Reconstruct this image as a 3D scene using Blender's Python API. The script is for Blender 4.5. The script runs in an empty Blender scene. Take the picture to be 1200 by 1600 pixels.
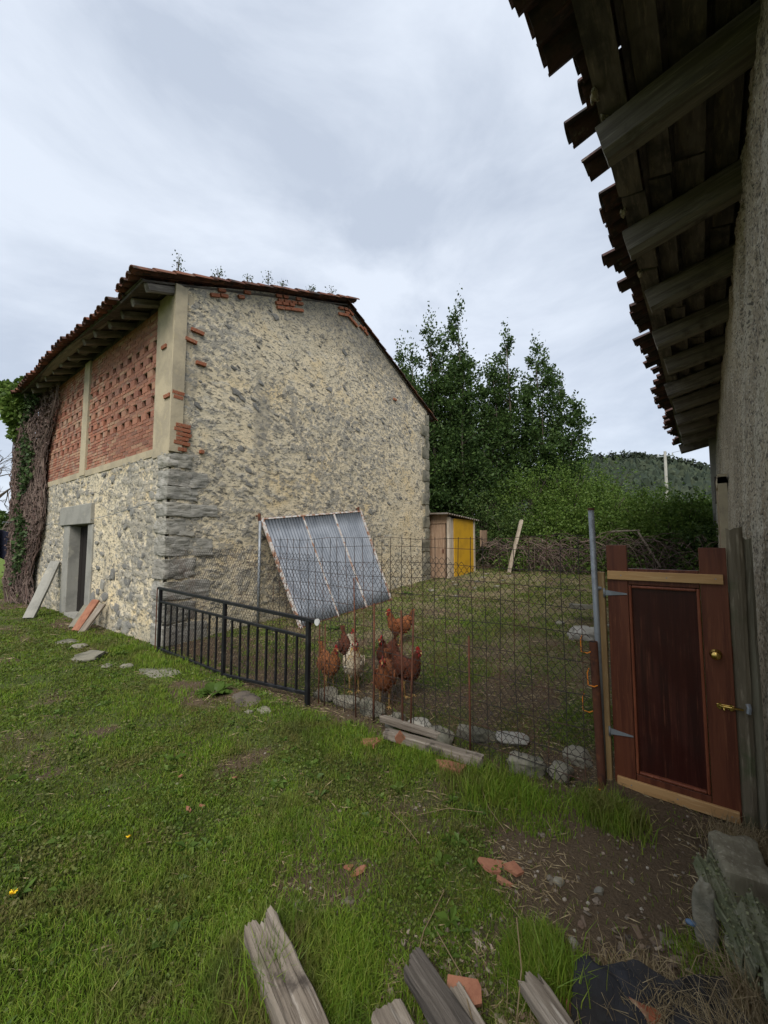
import bpy, math, random
import numpy as np
from mathutils import Vector, Matrix, Euler
S = bpy.context.scene
COL = S.collection
R = math.radians
rng = np.random.default_rng(7)
random.seed(7)

# ------------------------------------------------------------------ camera
cam = bpy.data.objects.new('camera', bpy.data.cameras.new('camera'))
COL.objects.link(cam); S.camera = cam
cam.data.sensor_fit = 'VERTICAL'; cam.data.sensor_height = 24.0
cam.data.lens = 640 / 1600 * 24
cam.data.clip_start = .05; cam.data.clip_end = 3000
cam.location = (0, 0, 1.6)
cam.rotation_euler = (R(90) + math.atan(48 / 640), 0, R(-52))
# ------------------------------------------------------------------ sky
W = bpy.data.worlds.new('World'); S.world = W; W.use_nodes = True
nt = W.node_tree; nt.nodes.clear(); L = nt.links.new; N = nt.nodes.new
SUN_EL, SUN_DIR = R(48), Vector((-.88, -.48, 0))
sky = N('ShaderNodeTexSky'); sky.sky_type = 'NISHITA'; sky.sun_disc = False
sky.sun_elevation = SUN_EL; sky.sun_rotation = math.atan2(SUN_DIR.x, SUN_DIR.y)
tc = N('ShaderNodeTexCoord'); mp = N('ShaderNodeMapping'); mp.inputs['Scale'].default_value = (1, 1, 2.2)
mp.inputs['Location'].default_value = (.3, 1.7, .4)
n1 = N('ShaderNodeTexNoise'); n1.inputs['Scale'].default_value = 2.0; n1.inputs['Detail'].default_value = 8; n1.inputs['Roughness'].default_value = .56
n1.inputs['Distortion'].default_value = .35
rp = N('ShaderNodeValToRGB'); e = rp.color_ramp.elements
e[0].position = .40; e[0].color = (2.38, 2.66, 3.14, 1); e[1].position = .62; e[1].color = (3.4, 3.68, 4.12, 1)
mx = N('ShaderNodeMix'); mx.data_type = 'RGBA'; mx.inputs[0].default_value = .93
bg = N('ShaderNodeBackground'); bg.inputs['Strength'].default_value = .1
wo = N('ShaderNodeOutputWorld')
L(tc.outputs['Generated'], mp.inputs[0]); L(mp.outputs[0], n1.inputs[0]); L(n1.outputs[0], rp.inputs[0])
L(sky.outputs[0], mx.inputs[6]); L(rp.outputs[0], mx.inputs[7]); L(mx.outputs[2], bg.inputs[0]); L(bg.outputs[0], wo.inputs[0])
sl = bpy.data.lights.new('sun', 'SUN'); sl.energy = 1.5; sl.angle = R(38); sl.color = (1, .96, .9)
sun = bpy.data.objects.new('sun', sl); COL.objects.link(sun)
sd = SUN_DIR.normalized() * math.cos(SUN_EL); sd.z = math.sin(SUN_EL)
sun.rotation_euler = sd.to_track_quat('Z', 'Y').to_euler()
vs = S.view_settings; vs.view_transform = 'Standard'; vs.look = 'None'; vs.gamma = 1; vs.exposure = 1.3; vs.use_curve_mapping = False
S.cycles.use_denoising = True
S.cycles.max_bounces = 5; S.cycles.transparent_max_bounces = 8
# ------------------------------------------------------------------ materials
def mat(name, base, layers=(), rough=.9, bump=(), metal=0, island=None, objr=None, spec=.25, trans=0, back=None):
    m = bpy.data.materials.new(name); m.use_nodes = True
    t = m.node_tree; t.nodes.clear(); L = t.links.new; N = t.nodes.new
    out = N('ShaderNodeOutputMaterial'); tc = N('ShaderNodeTexCoord')
    oi = N('ShaderNodeObjectInfo'); ml = N('ShaderNodeMath'); ml.operation = 'MULTIPLY'; ml.inputs[1].default_value = 37
    ad = N('ShaderNodeVectorMath'); ad.operation = 'ADD'
    L(oi.outputs['Random'], ml.inputs[0]); L(tc.outputs['Object'], ad.inputs[0]); L(ml.outputs[0], ad.inputs[1])
    co = ad.outputs[0]
    def ramp(fac, cols):
        r = N('ShaderNodeValToRGB'); el = r.color_ramp.elements
        for i, c in enumerate(cols):
            x = el[i] if i < 2 else el.new(1)
            x.color = (*c, 1)
        for i in range(len(cols)): el[i].position = i / (len(cols) - 1)
        for i, c in enumerate(cols): el[i].color = (*c, 1)
        L(fac, r.inputs[0]); return r.outputs[0]
    def tex(scale, kind):
        if not isinstance(scale, tuple): scale = (scale,) * 3
        mp = N('ShaderNodeMapping'); mp.inputs['Scale'].default_value = scale[:3]
        if len(scale) > 3: mp.inputs['Rotation'].default_value = (0, R(scale[3]), 0)
        L(co, mp.inputs[0])
        if kind == 'v':
            n = N('ShaderNodeTexVoronoi'); n.inputs['Scale'].default_value = 1; L(mp.outputs[0], n.inputs['Vector']); return n.outputs['Distance']
        n = N('ShaderNodeTexNoise'); n.inputs['Scale'].default_value = 1; n.inputs['Detail'].default_value = 6; n.inputs['Roughness'].default_value = .62
        L(mp.outputs[0], n.inputs['Vector']); return n.outputs[0]
    c = None
    if island:
        g = N('ShaderNodeNewGeometry'); c = ramp(g.outputs['Random Per Island'], island)
    elif objr: c = ramp(oi.outputs['Random'], objr)
    if c is None:
        r = N('ShaderNodeRGB'); r.outputs[0].default_value = (*base, 1); c = r.outputs[0]
    for (col, sc, lo, hi, a, kind) in layers:
        if kind.startswith('a:'):
            at = N('ShaderNodeAttribute'); at.attribute_name = kind[2:]; f = at.outputs['Fac']
        elif kind == 'z':
            sp = N('ShaderNodeSeparateXYZ'); L(tc.outputs['Object'], sp.inputs[0]); f = sp.outputs[2]
        elif kind == 'za':      # a height band broken up by noise
            sp = N('ShaderNodeSeparateXYZ'); L(tc.outputs['Object'], sp.inputs[0])
            k = N('ShaderNodeMath'); k.operation = 'MULTIPLY_ADD'; k.inputs[1].default_value = 1.6
            L(tex(sc, 'n'), k.inputs[0]); L(sp.outputs[2], k.inputs[2]); f = k.outputs[0]
        else: f = tex(sc, kind)
        mr = N('ShaderNodeMapRange'); mr.interpolation_type = 'SMOOTHSTEP'
        mr.inputs['From Min'].default_value = lo; mr.inputs['From Max'].default_value = hi; mr.inputs['To Max'].default_value = a
        if lo > hi: mr.inputs['From Min'].default_value, mr.inputs['From Max'].default_value, mr.inputs['To Min'].default_value, mr.inputs['To Max'].default_value = hi, lo, a, 0
        L(f, mr.inputs['Value'])
        mx = N('ShaderNodeMix'); mx.data_type = 'RGBA'; L(mr.outputs[0], mx.inputs[0]); L(c, mx.inputs[6]); mx.inputs[7].default_value = (*col, 1); c = mx.outputs[2]
    if trans:
        d = N('ShaderNodeBsdfDiffuse'); tr = N('ShaderNodeBsdfTranslucent'); ms = N('ShaderNodeMixShader'); ms.inputs[0].default_value = trans
        gl = N('ShaderNodeBsdfGlossy'); gl.inputs['Roughness'].default_value = .45; m2 = N('ShaderNodeMixShader'); m2.inputs[0].default_value = .012
        L(c, d.inputs[0]); L(c, tr.inputs[0]); L(d.outputs[0], ms.inputs[1]); L(tr.outputs[0], ms.inputs[2])
        L(ms.outputs[0], m2.inputs[1]); L(gl.outputs[0], m2.inputs[2]); L(m2.outputs[0], out.inputs[0]); return m
    p = N('ShaderNodeBsdfPrincipled'); L(c, p.inputs['Base Color']); p.inputs['Roughness'].default_value = rough; p.inputs['Metallic'].default_value = metal
    p.inputs['Specular IOR Level'].default_value = spec
    prev = None
    for (sc, dist, kind) in bump:
        b = N('ShaderNodeBump'); b.inputs['Distance'].default_value = dist; b.inputs['Strength'].default_value = 1
        L(tex(sc, kind), b.inputs['Height'])
        if prev: L(prev, b.inputs['Normal'])
        prev = b.outputs[0]
    if prev: L(prev, p.inputs['Normal'])
    L(p.outputs[0], out.inputs[0]); return m

STONE = (.19, .185, .17); DARK = (.055, .052, .046)
M = {}
M['rubble'] = mat('rubble', (.66, .555, .375), [
    ((.56, .49, .355), .8, .42, .6, .7, 'n'), ((.68, .53, .30), 1.4, .52, .68, .8, 'n'), ((.46, .43, .36), (4, 4, 8, 25), .54, .66, .7, 'n'),
    ((.25, .24, .215), 0, .25, .75, .72, 'a:stone'), ((.12, .12, .115), (22, 22, 34, 25), .54, .66, .6, 'n'),
    ((.70, .62, .46), (30, 30, 45, 25), .58, .70, .6, 'n'), (DARK, (1.1, 1.1, .8), .60, .74, .45, 'n'),
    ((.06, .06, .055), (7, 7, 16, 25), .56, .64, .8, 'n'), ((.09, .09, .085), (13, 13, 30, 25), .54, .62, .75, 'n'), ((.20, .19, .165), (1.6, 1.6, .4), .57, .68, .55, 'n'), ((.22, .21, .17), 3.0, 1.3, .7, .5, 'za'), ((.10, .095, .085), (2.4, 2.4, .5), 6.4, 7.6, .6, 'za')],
    bump=[((14, 14, 24, 25), .012, 'n'), (60, .006, 'n')])
M['stone'] = mat('stone', STONE, [((.34, .33, .30), 9, .48, .66, .7, 'n'), (DARK, 14, .56, .7, .7, 'n'), ((.4, .34, .22), 5, .6, .72, .6, 'n')],
    objr=[(.17, .165, .15), (.27, .26, .235), (.22, .21, .19), (.36, .34, .29)], bump=[((8, 8, 24), .02, 'n'), (50, .005, 'n')])
M['quoin'] = mat('quoin', STONE, [((.36, .34, .30), 6, .46, .62, .8, 'n'), (DARK, (5, 5, 16), .58, .70, .6, 'n'), ((.42, .36, .25), 4, .62, .74, .5, 'n')],
    objr=[(.18, .17, .15), (.33, .305, .25), (.24, .23, .20), (.27, .25, .2)], bump=[((3, 3, 16), .03, 'n'), (40, .006, 'n')])
M['palestone'] = mat('palestone', (.20, .185, .14), [((.12, .115, .10), 5, .5, .68, .8, 'n'), ((.30, .275, .22), 12, .55, .7, .6, 'n'), ((.07, .07, .05), 3, .52, .64, .75, 'n'), ((.10, .12, .05), 7, .6, .75, .5, 'n')], bump=[((7, 7, 10), .02, 'n'), (45, .005, 'n')])
M['concrete'] = mat('concrete', (.29, .28, .245), [((.19, .185, .165), 2.5, .45, .65, .7, 'n'), ((.45, .42, .34), 5, .55, .7, .5, 'n'), ((.12, .12, .11), (6, 6, 1), .6, .75, .5, 'n')], bump=[(18, .006, 'n'), (70, .002, 'n')])
M['render_ochre'] = mat('render_ochre', (.44, .37, .25), [((.31, .265, .19), 2, .42, .62, .8, 'n'), ((.46, .38, .235), 4, .55, .7, .6, 'n'), ((.13, .12, .1), (7, 7, 1.2), .6, .74, .5, 'n')], bump=[(20, .006, 'n')])
M['brick'] = mat('brick', (0, 0, 0), [((.36, .27, .20), 11, .46, .66, .6, 'n'), ((.10, .05, .04), 7, .58, .74, .6, 'n')],
    objr=[(.23, .085, .058), (.30, .115, .072), (.37, .155, .095), (.22, .10, .072), (.33, .13, .08), (.40, .24, .15), (.27, .095, .062)], bump=[(30, .006, 'n')])
M['brickrest'] = mat('brickrest', (0, 0, 0), [((.36, .27, .20), 5, .46, .66, .6, 'n'), ((.10, .05, .04), 4, .58, .74, .6, 'n')],
    island=[(.23, .085, .058), (.30, .115, .072), (.37, .155, .095), (.22, .10, .072), (.33, .13, .08), (.40, .24, .15), (.27, .095, .062)], bump=[(30, .006, 'n')])
M['redbrick'] = mat('redbrick', (.30, .095, .045), [((.19, .06, .035), 9, .45, .62, .8, 'n'), ((.42, .34, .22), 9, .52, .66, .8, 'n')], bump=[(25, .008, 'n')])
M['mortar'] = mat('mortar', (.27, .19, .13), [((.18, .12, .09), 6, .45, .65, .8, 'n')], bump=[(30, .005, 'n')])
TILEC = [(0.160, 0.060, 0.036), (0.096, 0.043, 0.032), (0.208, 0.085, 0.050), (0.064, 0.038, 0.032), (0.136, 0.064, 0.045), (0.240, 0.102, 0.054)]
TL = [((.035, .03, .027), 6, .46, .62, .85, 'n'), ((.17, .16, .12), 13, .6, .72, .6, 'n'), ((.05, .06, .025), 4, .62, .75, .6, 'n')]
M['tile'] = mat('tile', (0, 0, 0), TL, objr=TILEC, bump=[(25, .006, 'n')])
M['tilerest'] = mat('tilerest', (0, 0, 0), TL, island=TILEC, bump=[(25, .006, 'n')])
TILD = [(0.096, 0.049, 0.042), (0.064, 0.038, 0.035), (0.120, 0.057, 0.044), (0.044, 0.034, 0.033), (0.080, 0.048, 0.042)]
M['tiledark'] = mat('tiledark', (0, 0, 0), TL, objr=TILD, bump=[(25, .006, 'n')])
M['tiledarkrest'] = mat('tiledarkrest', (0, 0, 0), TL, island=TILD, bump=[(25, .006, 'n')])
M['shard'] = mat('shard', (.30, .135, .08), [((.22, .09, .055), 12, .42, .62, .8, 'n'), ((.12, .10, .05), 9, .6, .74, .6, 'n')], bump=[(30, .004, 'n')])
def wood(name, cols, gs=(1.2, 14, 14), rough=.85, b=.006, extra=()):
    return mat(name, cols[0], [(cols[1], gs, .42, .60, .9, 'n'), (cols[2], (gs[0] * 3, gs[1] * 3.5, gs[2] * 3.5), .54, .66, .75, 'n')] + list(extra), rough=rough, bump=[((gs[0] * 2, gs[1] * 3, gs[2] * 3), b, 'n')])
M['oldwood'] = wood('oldwood', [(.22, .185, .145), (.13, .105, .08), (.34, .30, .25)], b=.012, extra=[((.04, .032, .026), 5, .58, .68, .8, 'n'), ((.09, .10, .035), 4, .62, .74, .5, 'n')])
M['darkwood'] = wood('darkwood', [(.10, .085, .07), (.055, .047, .04), (.17, .15, .125)], b=.01, extra=[((.025, .022, .02), 3, .56, .7, .7, 'n')])
M['rafter'] = wood('rafter', [(.20, .175, .145), (.12, .105, .088), (.28, .25, .21)], b=.008, extra=[((.045, .04, .035), 2.2, .54, .7, .8, 'n')])
M['eaveboard'] = wood('eaveboard', [(.13, .11, .09), (.07, .06, .052), (.2, .16, .12)], gs=(2, 12, 12), b=.006, extra=[((.03, .027, .024), 2, .5, .66, .8, 'n')])
M['pinebatten'] = wood('pinebatten', [(.50, .30, .13), (.42, .235, .095), (.56, .36, .17)], gs=(14, 1.5, 14), b=.002, rough=.6, extra=[((.25, .12, .05), (9, 9, 9), .68, .74, .8, 'n')])
M['pinepost'] = wood('pinepost', [(.33, .22, .10), (.25, .16, .075), (.4, .29, .15)], gs=(14, 14, 1.5), b=.003, rough=.7)
gl = [((.035, .007, .005), 2.2, .44, .62, .8, 'n')]
M['mahogany'] = wood('mahogany', [(.13, .042, .022), (.085, .026, .015), (.17, .06, .03)], gs=(20, 20, 1.2), b=.0012, rough=.42)
M['mahpanel'] = wood('mahpanel', [(.058, .018, .013), (.028, .010, .008), (.12, .042, .024)], gs=(26, 26, 1.0), b=.001, rough=.33, extra=gl)
M['mould'] = wood('mould', [(.20, .06, .03), (.14, .04, .02), (.26, .09, .045)], gs=(20, 20, 2), b=.001, rough=.4)
M['mossypost'] = wood('mossypost', [(.22, .18, .12), (.13, .105, .07), (.30, .25, .18)], gs=(14, 14, 1.2), b=.01, extra=[((.07, .09, .04), 4, .52, .68, .7, 'n'), ((.26, .22, .14), (9, 9, 3), .66, .74, .8, 'n')])
M['greypost'] = wood('greypost', [(.22, .20, .14), (.15, .13, .09), (.32, .29, .22)], gs=(14, 14, 1.2), b=.008)
M['blackpaint'] = mat('blackpaint', (.008, .008, .010), [((.10, .045, .02), 14, .68, .75, .7, 'n'), ((.03, .03, .032), 6, .5, .7, .6, 'n')], rough=.42, spec=.4, bump=[(60, .001, 'n')])
M['galv'] = mat('galv', (.27, .29, .31), [((.17, .18, .19), 9, .45, .65, .8, 'n'), ((.25, .14, .08), 7, .63, .75, .7, 'n')], rough=.55, metal=.4, bump=[(60, .001, 'n')])
M['rust'] = mat('rust', (.10, .04, .024), [((.17, .065, .03), 14, .48, .64, .8, 'n'), ((.035, .02, .017), 8, .5, .66, .8, 'n')], rough=.85, bump=[(60, .002, 'n')])
M['wire'] = mat('wire', (.035, .030, .027), [((.11, .05, .03), 4, .5, .62, .8, 'n')], rough=.75, metal=.1)
M['sheet'] = mat('sheet', (.225, .245, .275), [((.16, .178, .205), (5, 5, 1.2), .42, .62, .8, 'n'), ((.25, .27, .30), (9, 9, 1.5), .56, .7, .7, 'n'), ((.25, .15, .10), (5, 5, 2), .64, .74, .7, 'n')], rough=.62, metal=.12)
M['rustywhite'] = mat('rustywhite', (.5, .48, .45), [((.24, .10, .045), 9, .45, .58, .9, 'n'), ((.30, .2, .14), 16, .5, .66, .6, 'n')], rough=.8)
M['yellow'] = mat('yellow', (.52, .29, .018), [((.40, .22, .02), 3, .45, .65, .7, 'n'), ((.2, .12, .03), (9, 9, 2), .66, .76, .6, 'n')], rough=.6)
M['fibre'] = mat('fibre', (.34, .30, .26), [((.2, .15, .11), 4, .45, .62, .8, 'n'), ((.13, .12, .1), 9, .55, .7, .6, 'n')])
M['shedwood'] = wood('shedwood', [(.30, .20, .13), (.22, .14, .09), (.37, .27, .19)], gs=(10, 10, 1.2), b=.006)
M['palewood'] = wood('palewood', [(.45, .38, .30), (.33, .27, .2), (.55, .49, .4)], gs=(10, 10, 1.2), b=.005)
M['inside_shade'] = mat('inside_shade', (.016, .013, .011))  # near-black colour in place of shade inside the doorway and hollow post
M['roughcast'] = mat('roughcast', (.47, .40, .29), [
    ((.30, .25, .175), 1.1, .46, .56, .8, 'n'), ((.50, .45, .35), (1.8, 1.8, .8), .54, .60, .8, 'n'), ((.30, .21, .13), (2.5, 2.5, .5), .6, .68, .6, 'n'), ((.42, .37, .28), (2.2, 2.2, .8), .55, .68, .7, 'n'), ((.62, .56, .45), 42, .52, .62, .85, 'n'), ((.085, .075, .06), 36, .51, .61, .9, 'n'),
    ((.07, .06, .05), (2.2, 2.2, .5), .6, .72, .7, 'n'), ((.2, .155, .11), (3, 3, .7), .58, .7, .6, 'n')], bump=[(50, .02, 'n'), (110, .008, 'n')])
M['ground'] = mat('ground', (.085, .105, .032), [
    ((.06, .075, .024), 2.2, .42, .6, .8, 'n'), ((.10, .11, .035), 9, .54, .68, .6, 'n'), ((.065, .047, .028), 5, .57, .68, .8, 'n'), ((.105, .075, .05), 0, .2, .8, .97, 'a:dirt'),
    ((.13, .105, .07), 26, .58, .7, .35, 'n'), ((.05, .037, .025), 8, .55, .7, .5, 'n'), ((.20, .17, .095), 0, .1, 1, .75, 'a:pale'), ((.12, .17, .035), 0, .3, 1, .9, 'a:far')], spec=.08, bump=[(12, .03, 'n'), (60, .02, 'n')])
M['hill'] = mat('hill', (.05, .065, .03), [((.03, .04, .022), .02, .45, .6, .8, 'n')])
M['forest'] = mat('forest', (0, 0, 0), island=[(.025, .036, .024), (.036, .05, .03), (.05, .062, .036), (.03, .042, .03)])
GR = [(0.287, 0.298, 0.068), (0.100, 0.178, 0.017), (0.141, 0.238, 0.023), (0.199, 0.305, 0.032), (0.116, 0.203, 0.021), (0.166, 0.255, 0.028), (0.249, 0.289, 0.046), (0.116, 0.203, 0.018)]
GL = [((.15, .12, .05), 1.7, .47, .62, .75, 'n'), ((.045, .085, .016), 2.6, .52, .66, .5, 'n'), ((.20, .25, .06), 4.1, .55, .68, .45, 'n')]
M['grass'] = mat('grass', (0, 0, 0), GL, island=GR, trans=.35)
M['clover'] = mat('clover', (0, 0, 0), GL, island=[(0.061, 0.108, 0.013), (0.088, 0.140, 0.019), (0.132, 0.184, 0.030), (0.072, 0.103, 0.018), (0.143, 0.151, 0.033)], trans=.3)
M['straw'] = mat('straw', (0, 0, 0), island=[(.24, .18, .10), (.34, .27, .16), (.16, .11, .06), (.42, .34, .2), (.2, .15, .07)], trans=.2)
M['laurel'] = mat('laurel', (0, 0, 0), island=[(.03, .058, .018), (.045, .082, .022), (.07, .12, .03), (.035, .065, .02), (.10, .16, .04), (.028, .05, .016)], trans=.3)
M['bramble'] = mat('bramble', (0, 0, 0), island=[(.055, .10, .018), (.08, .14, .025), (.12, .19, .035), (.065, .11, .02), (.10, .155, .03), (.15, .21, .045)], trans=.35)
M['brambledark'] = mat('brambledark', (0, 0, 0), island=[(.035, .065, .018), (.05, .085, .022), (.075, .12, .03), (.11, .15, .04)], trans=.3)
M['ivy'] = mat('ivy', (0, 0, 0), island=[(.03, .055, .02), (.05, .085, .03), (.085, .13, .045), (.04, .06, .025)], trans=.25)
M['deadvine'] = mat('deadvine', (0, 0, 0), island=[(.12, .085, .07), (.075, .052, .045), (.17, .125, .10), (.10, .06, .05)])
M['bark'] = mat('bark', (.11, .09, .07), [((.05, .042, .035), 8, .48, .62, .8, 'n')], bump=[((10, 10, 3), .01, 'n')])
M['navy'] = mat('navy', (.012, .014, .028), [((.02, .022, .04), 3, .45, .6, .6, 'n')])
M['slate'] = mat('slate', (.03, .029, .03), [((.028, .03, .036), 5, .45, .62, .8, 'n'), ((.09, .09, .09), 22, .62, .74, .4, 'n')], rough=.92, spec=.1, bump=[(7, .015, 'n'), (60, .002, 'n')])
M['brass'] = mat('brass', (.62, .42, .12), rough=.25, metal=1)
M['orange'] = mat('orange', (.75, .24, .02), rough=.5)
M['blue'] = mat('blue', (.07, .12, .20), rough=.5)
M['whitish'] = mat('whitish', (.5, .5, .48), [((.3, .3, .28), 12, .5, .65, .7, 'n')], rough=.7)
M['yellowpetal'] = mat('yellowpetal', (.75, .5, .02))
M['hen'] = mat('hen', (0, 0, 0), island=[(.20, .06, .022), (.28, .09, .03), (.14, .042, .018), (.36, .14, .05), (.22, .075, .028)])
M['hendark'] = mat('hendark', (0, 0, 0), island=[(.11, .032, .016), (.15, .045, .02), (.075, .024, .013), (.19, .065, .028)])
M['hengold'] = mat('hengold', (0, 0, 0), island=[(.32, .12, .04), (.40, .17, .06), (.22, .075, .028), (.47, .24, .10)])
M['cream'] = mat('cream', (0, 0, 0), island=[(.55, .47, .34), (.66, .60, .48), (.45, .36, .23), (.7, .66, .58)])
M['goldneck'] = mat('goldneck', (0, 0, 0), island=[(.5, .30, .08), (.60, .40, .14), (.42, .22, .06)])
M['comb'] = mat('comb', (.33, .025, .022), [((.32, .015, .015), 60, .5, .7, .6, 'n')], rough=.5)
M['beak'] = mat('beak', (.42, .27, .10), rough=.5)
M['eye'] = mat('eye', (.02, .012, .01), rough=.2)
M['moss'] = mat('moss', (0, 0, 0), island=[(.10, .115, .05), (.14, .15, .075), (.19, .19, .11), (.08, .09, .04)])
M['bark2'] = mat('bark2', (.15, .15, .095), [((.08, .09, .045), 9, .42, .6, .8, 'n'), ((.28, .27, .2), 20, .56, .7, .6, 'n')], bump=[(20, .02, 'n')])

# ------------------------------------------------------------------ numeric helpers
def hsh(i, j, s):
    n = (i.astype(np.int64) * 374761393 + j.astype(np.int64) * 668265263 + s * 974711) & 0x7fffffff
    n = ((n ^ (n >> 13)) * 1274126177) & 0x7fffffff
    return ((n ^ (n >> 16)) & 0xffff) / 65535.0
def vn(x, y, f=1., s=0):
    x = np.asarray(x, float) * f; y = np.asarray(y, float) * f
    i = np.floor(x); j = np.floor(y); u = x - i; v = y - j; u = u * u * (3 - 2 * u); v = v * v * (3 - 2 * v)
    return (hsh(i, j, s) * (1 - u) + hsh(i + 1, j, s) * u) * (1 - v) + (hsh(i, j + 1, s) * (1 - u) + hsh(i + 1, j + 1, s) * u) * v
def fbm(x, y, f=1., s=0, o=4): return sum(vn(x, y, f * 2 ** k, s + k) * .5 ** (k + 1) for k in range(o)) / (1 - .5 ** o)
def sst(x, a, b):
    t = np.clip((x - a) / (b - a), 0, 1); return t * t * (3 - 2 * t)
def cells(x, y, s=0):
    i0 = np.floor(x); j0 = np.floor(y); F1 = np.full(x.shape, 9.); F2 = F1.copy(); idv = np.zeros(x.shape)
    for di in (-1, 0, 1):
        for dj in (-1, 0, 1):
            i = i0 + di; j = j0 + dj
            d = np.hypot(x - i - .15 - .7 * hsh(i, j, s), y - j - .15 - .7 * hsh(i, j, s + 5)); h = hsh(i, j, s + 9)
            m = d < F1; F2 = np.where(m, F1, np.minimum(F2, d)); idv = np.where(m, h, idv); F1 = np.where(m, d, F1)
    return F1, F2, idv
def gz(x, y):
    x = np.asarray(x, float); y = np.asarray(y, float)
    d = np.hypot(x, y)
    z = .065 * np.clip(x - 3, 0, 11) + (1.0 + .9 * sst(y, 2, 6)) * sst(x, 13.8, 18) + .03 * sst(x, 3.02, 3.15) * sst(y, -.5, .6) * (1 - sst(y, 6, 6.5))
    z = z + .045 * np.clip(d - 45, 0, 260) * (1 - .8 * sst(x, 10, 40)) + 41 * np.exp(-((x - 275) / 75) ** 2 - ((y - 42) / 78) ** 2)
    z = z + (.05 * (fbm(x, y, .9, 3, 3) - .5) + .028 * (fbm(x, y, 4.5, 8, 3) - .5)) * sst(d, .5, 1.5)
    return z
def g1(x, y): return float(gz(np.array([x]), np.array([y]))[0])

ORG = {}
def fm(name, V, faces, m=None, parent=None, smooth=False, attrs=None, org=None):
    """Link one mesh object. V is in world coordinates; faces: arrays of equal-length index rows."""
    V = np.asarray(V, float).reshape(-1, 3)
    if org is None: org = ORG.get(parent.name, (0, 0, 0)) if parent else (0, 0, 0)
    V = V - np.asarray(org, float)
    me = bpy.data.meshes.new(name)
    fl = [np.asarray(f, np.int32) for f in (faces if isinstance(faces, tuple) else (faces,)) if len(f)]
    loops = np.concatenate([f.ravel() for f in fl]); tot = np.concatenate([np.full(len(f), f.shape[1], np.int32) for f in fl])
    st = np.concatenate([[0], np.cumsum(tot)[:-1]]).astype(np.int32)
    me.vertices.add(len(V)); me.vertices.foreach_set('co', V.astype(np.float32).ravel())
    me.loops.add(len(loops)); me.loops.foreach_set('vertex_index', loops)
    me.polygons.add(len(tot)); me.polygons.foreach_set('loop_start', st)
    try: me.polygons.foreach_set('loop_total', tot)
    except Exception: pass
    me.update(calc_edges=True)
    me.polygons.foreach_set('use_smooth', np.full(len(tot), bool(smooth)))
    for k, a in (attrs or {}).items():
        at = me.attributes.new(k, 'FLOAT', 'POINT'); at.data.foreach_set('value', np.asarray(a, np.float32).ravel())
    if m: me.materials.append(m if not isinstance(m, str) else M[m])
    o = bpy.data.objects.new(name, me); COL.objects.link(o)
    if parent: o.parent = parent; ORG[o.name] = ORG.get(parent.name, (0, 0, 0))
    else: o.location = org; ORG[o.name] = tuple(org)
    return o
class G:
    def __init__(s): s.V = []; s.F = []
    def add(s, V, F):
        b = len(s.V); s.V += [tuple(v) for v in V]; s.F += [tuple(b + i for i in f) for f in F]; return s
    def box(s, c, d, rot=None, jit=0):
        c = Vector(c); m = Euler(rot).to_matrix() if rot is not None and not isinstance(rot, Matrix) else (rot or Matrix.Identity(3))
        vs = []
        for k in range(8):
            v = Vector(((k & 1) - .5, ((k >> 1) & 1) - .5, ((k >> 2) & 1) - .5)); v = Vector((v.x * d[0], v.y * d[1], v.z * d[2]))
            vs.append(c + m @ v + Vector([random.uniform(-jit, jit) for _ in range(3)]))
        return s.add(vs, [(0, 2, 3, 1), (4, 5, 7, 6), (0, 1, 5, 4), (2, 6, 7, 3), (0, 4, 6, 2), (1, 3, 7, 5)])
    def tube(s, pts, rad, n=8, cap=True):
        pts = [Vector(p) for p in pts]; rad = rad if isinstance(rad, (list, tuple)) else [rad] * len(pts); V = []; F = []
        for i, p in enumerate(pts):
            t = (pts[min(i + 1, len(pts) - 1)] - pts[max(i - 1, 0)]).normalized()
            a = t.orthogonal().normalized() if i == 0 else (a - t * a.dot(t)).normalized()
            b = t.cross(a)
            for k in range(n):
                an = 2 * math.pi * k / n; V.append(p + (a * math.cos(an) + b * math.sin(an)) * rad[i])
        for i in range(len(pts) - 1):
            for k in range(n): F.append((i * n + k, i * n + (k + 1) % n, (i + 1) * n + (k + 1) % n, (i + 1) * n + k))
        if cap: F.append(tuple(range(n - 1, -1, -1))); F.append(tuple((len(pts) - 1) * n + k for k in range(n)))
        return s.add(V, F)
    def build(s, name, m=None, parent=None, smooth=False, org=None):
        by = {}
        for f in s.F: by.setdefault(len(f), []).append(f)
        return fm(name, s.V, tuple(np.array(v) for v in by.values()), m, parent, smooth, org=org)
def bev(o, w=.004, seg=1):
    b = o.modifiers.new('bevel', 'BEVEL'); b.width = w; b.segments = seg; b.limit_method = 'ANGLE'; b.angle_limit = R(40); return o
def tag(o, label, cat, group=None, kind=None):
    o['label'] = label; o['category'] = cat
    if group: o['group'] = group
    if kind: o['kind'] = kind
    return o
def struct(o): o['kind'] = 'structure'; return o
def stuff(o, label=None, cat=None):
    o['kind'] = 'stuff'
    if label: o['label'] = label; o['category'] = cat
    return o
def thing(name, label, cat, loc=(0, 0, 0), group=None, rotz=0):
    o = bpy.data.objects.new(name, None); COL.objects.link(o); o.location = loc; o.empty_display_size = .1; o.rotation_euler.z = rotz
    ORG[o.name] = tuple(loc); return tag(o, label, cat, group)
def inst(name, mesh, parent, loc, rot=(0, 0, 0), sc=(1, 1, 1)):
    o = bpy.data.objects.new(name, mesh); COL.objects.link(o); o.parent = parent
    o.location = Vector(loc) - Vector(ORG.get(parent.name, (0, 0, 0))) if parent else loc
    o.rotation_euler = rot; o.scale = sc; return o
def gone(o):
    me = o.data; bpy.data.objects.remove(o); return me
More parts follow.
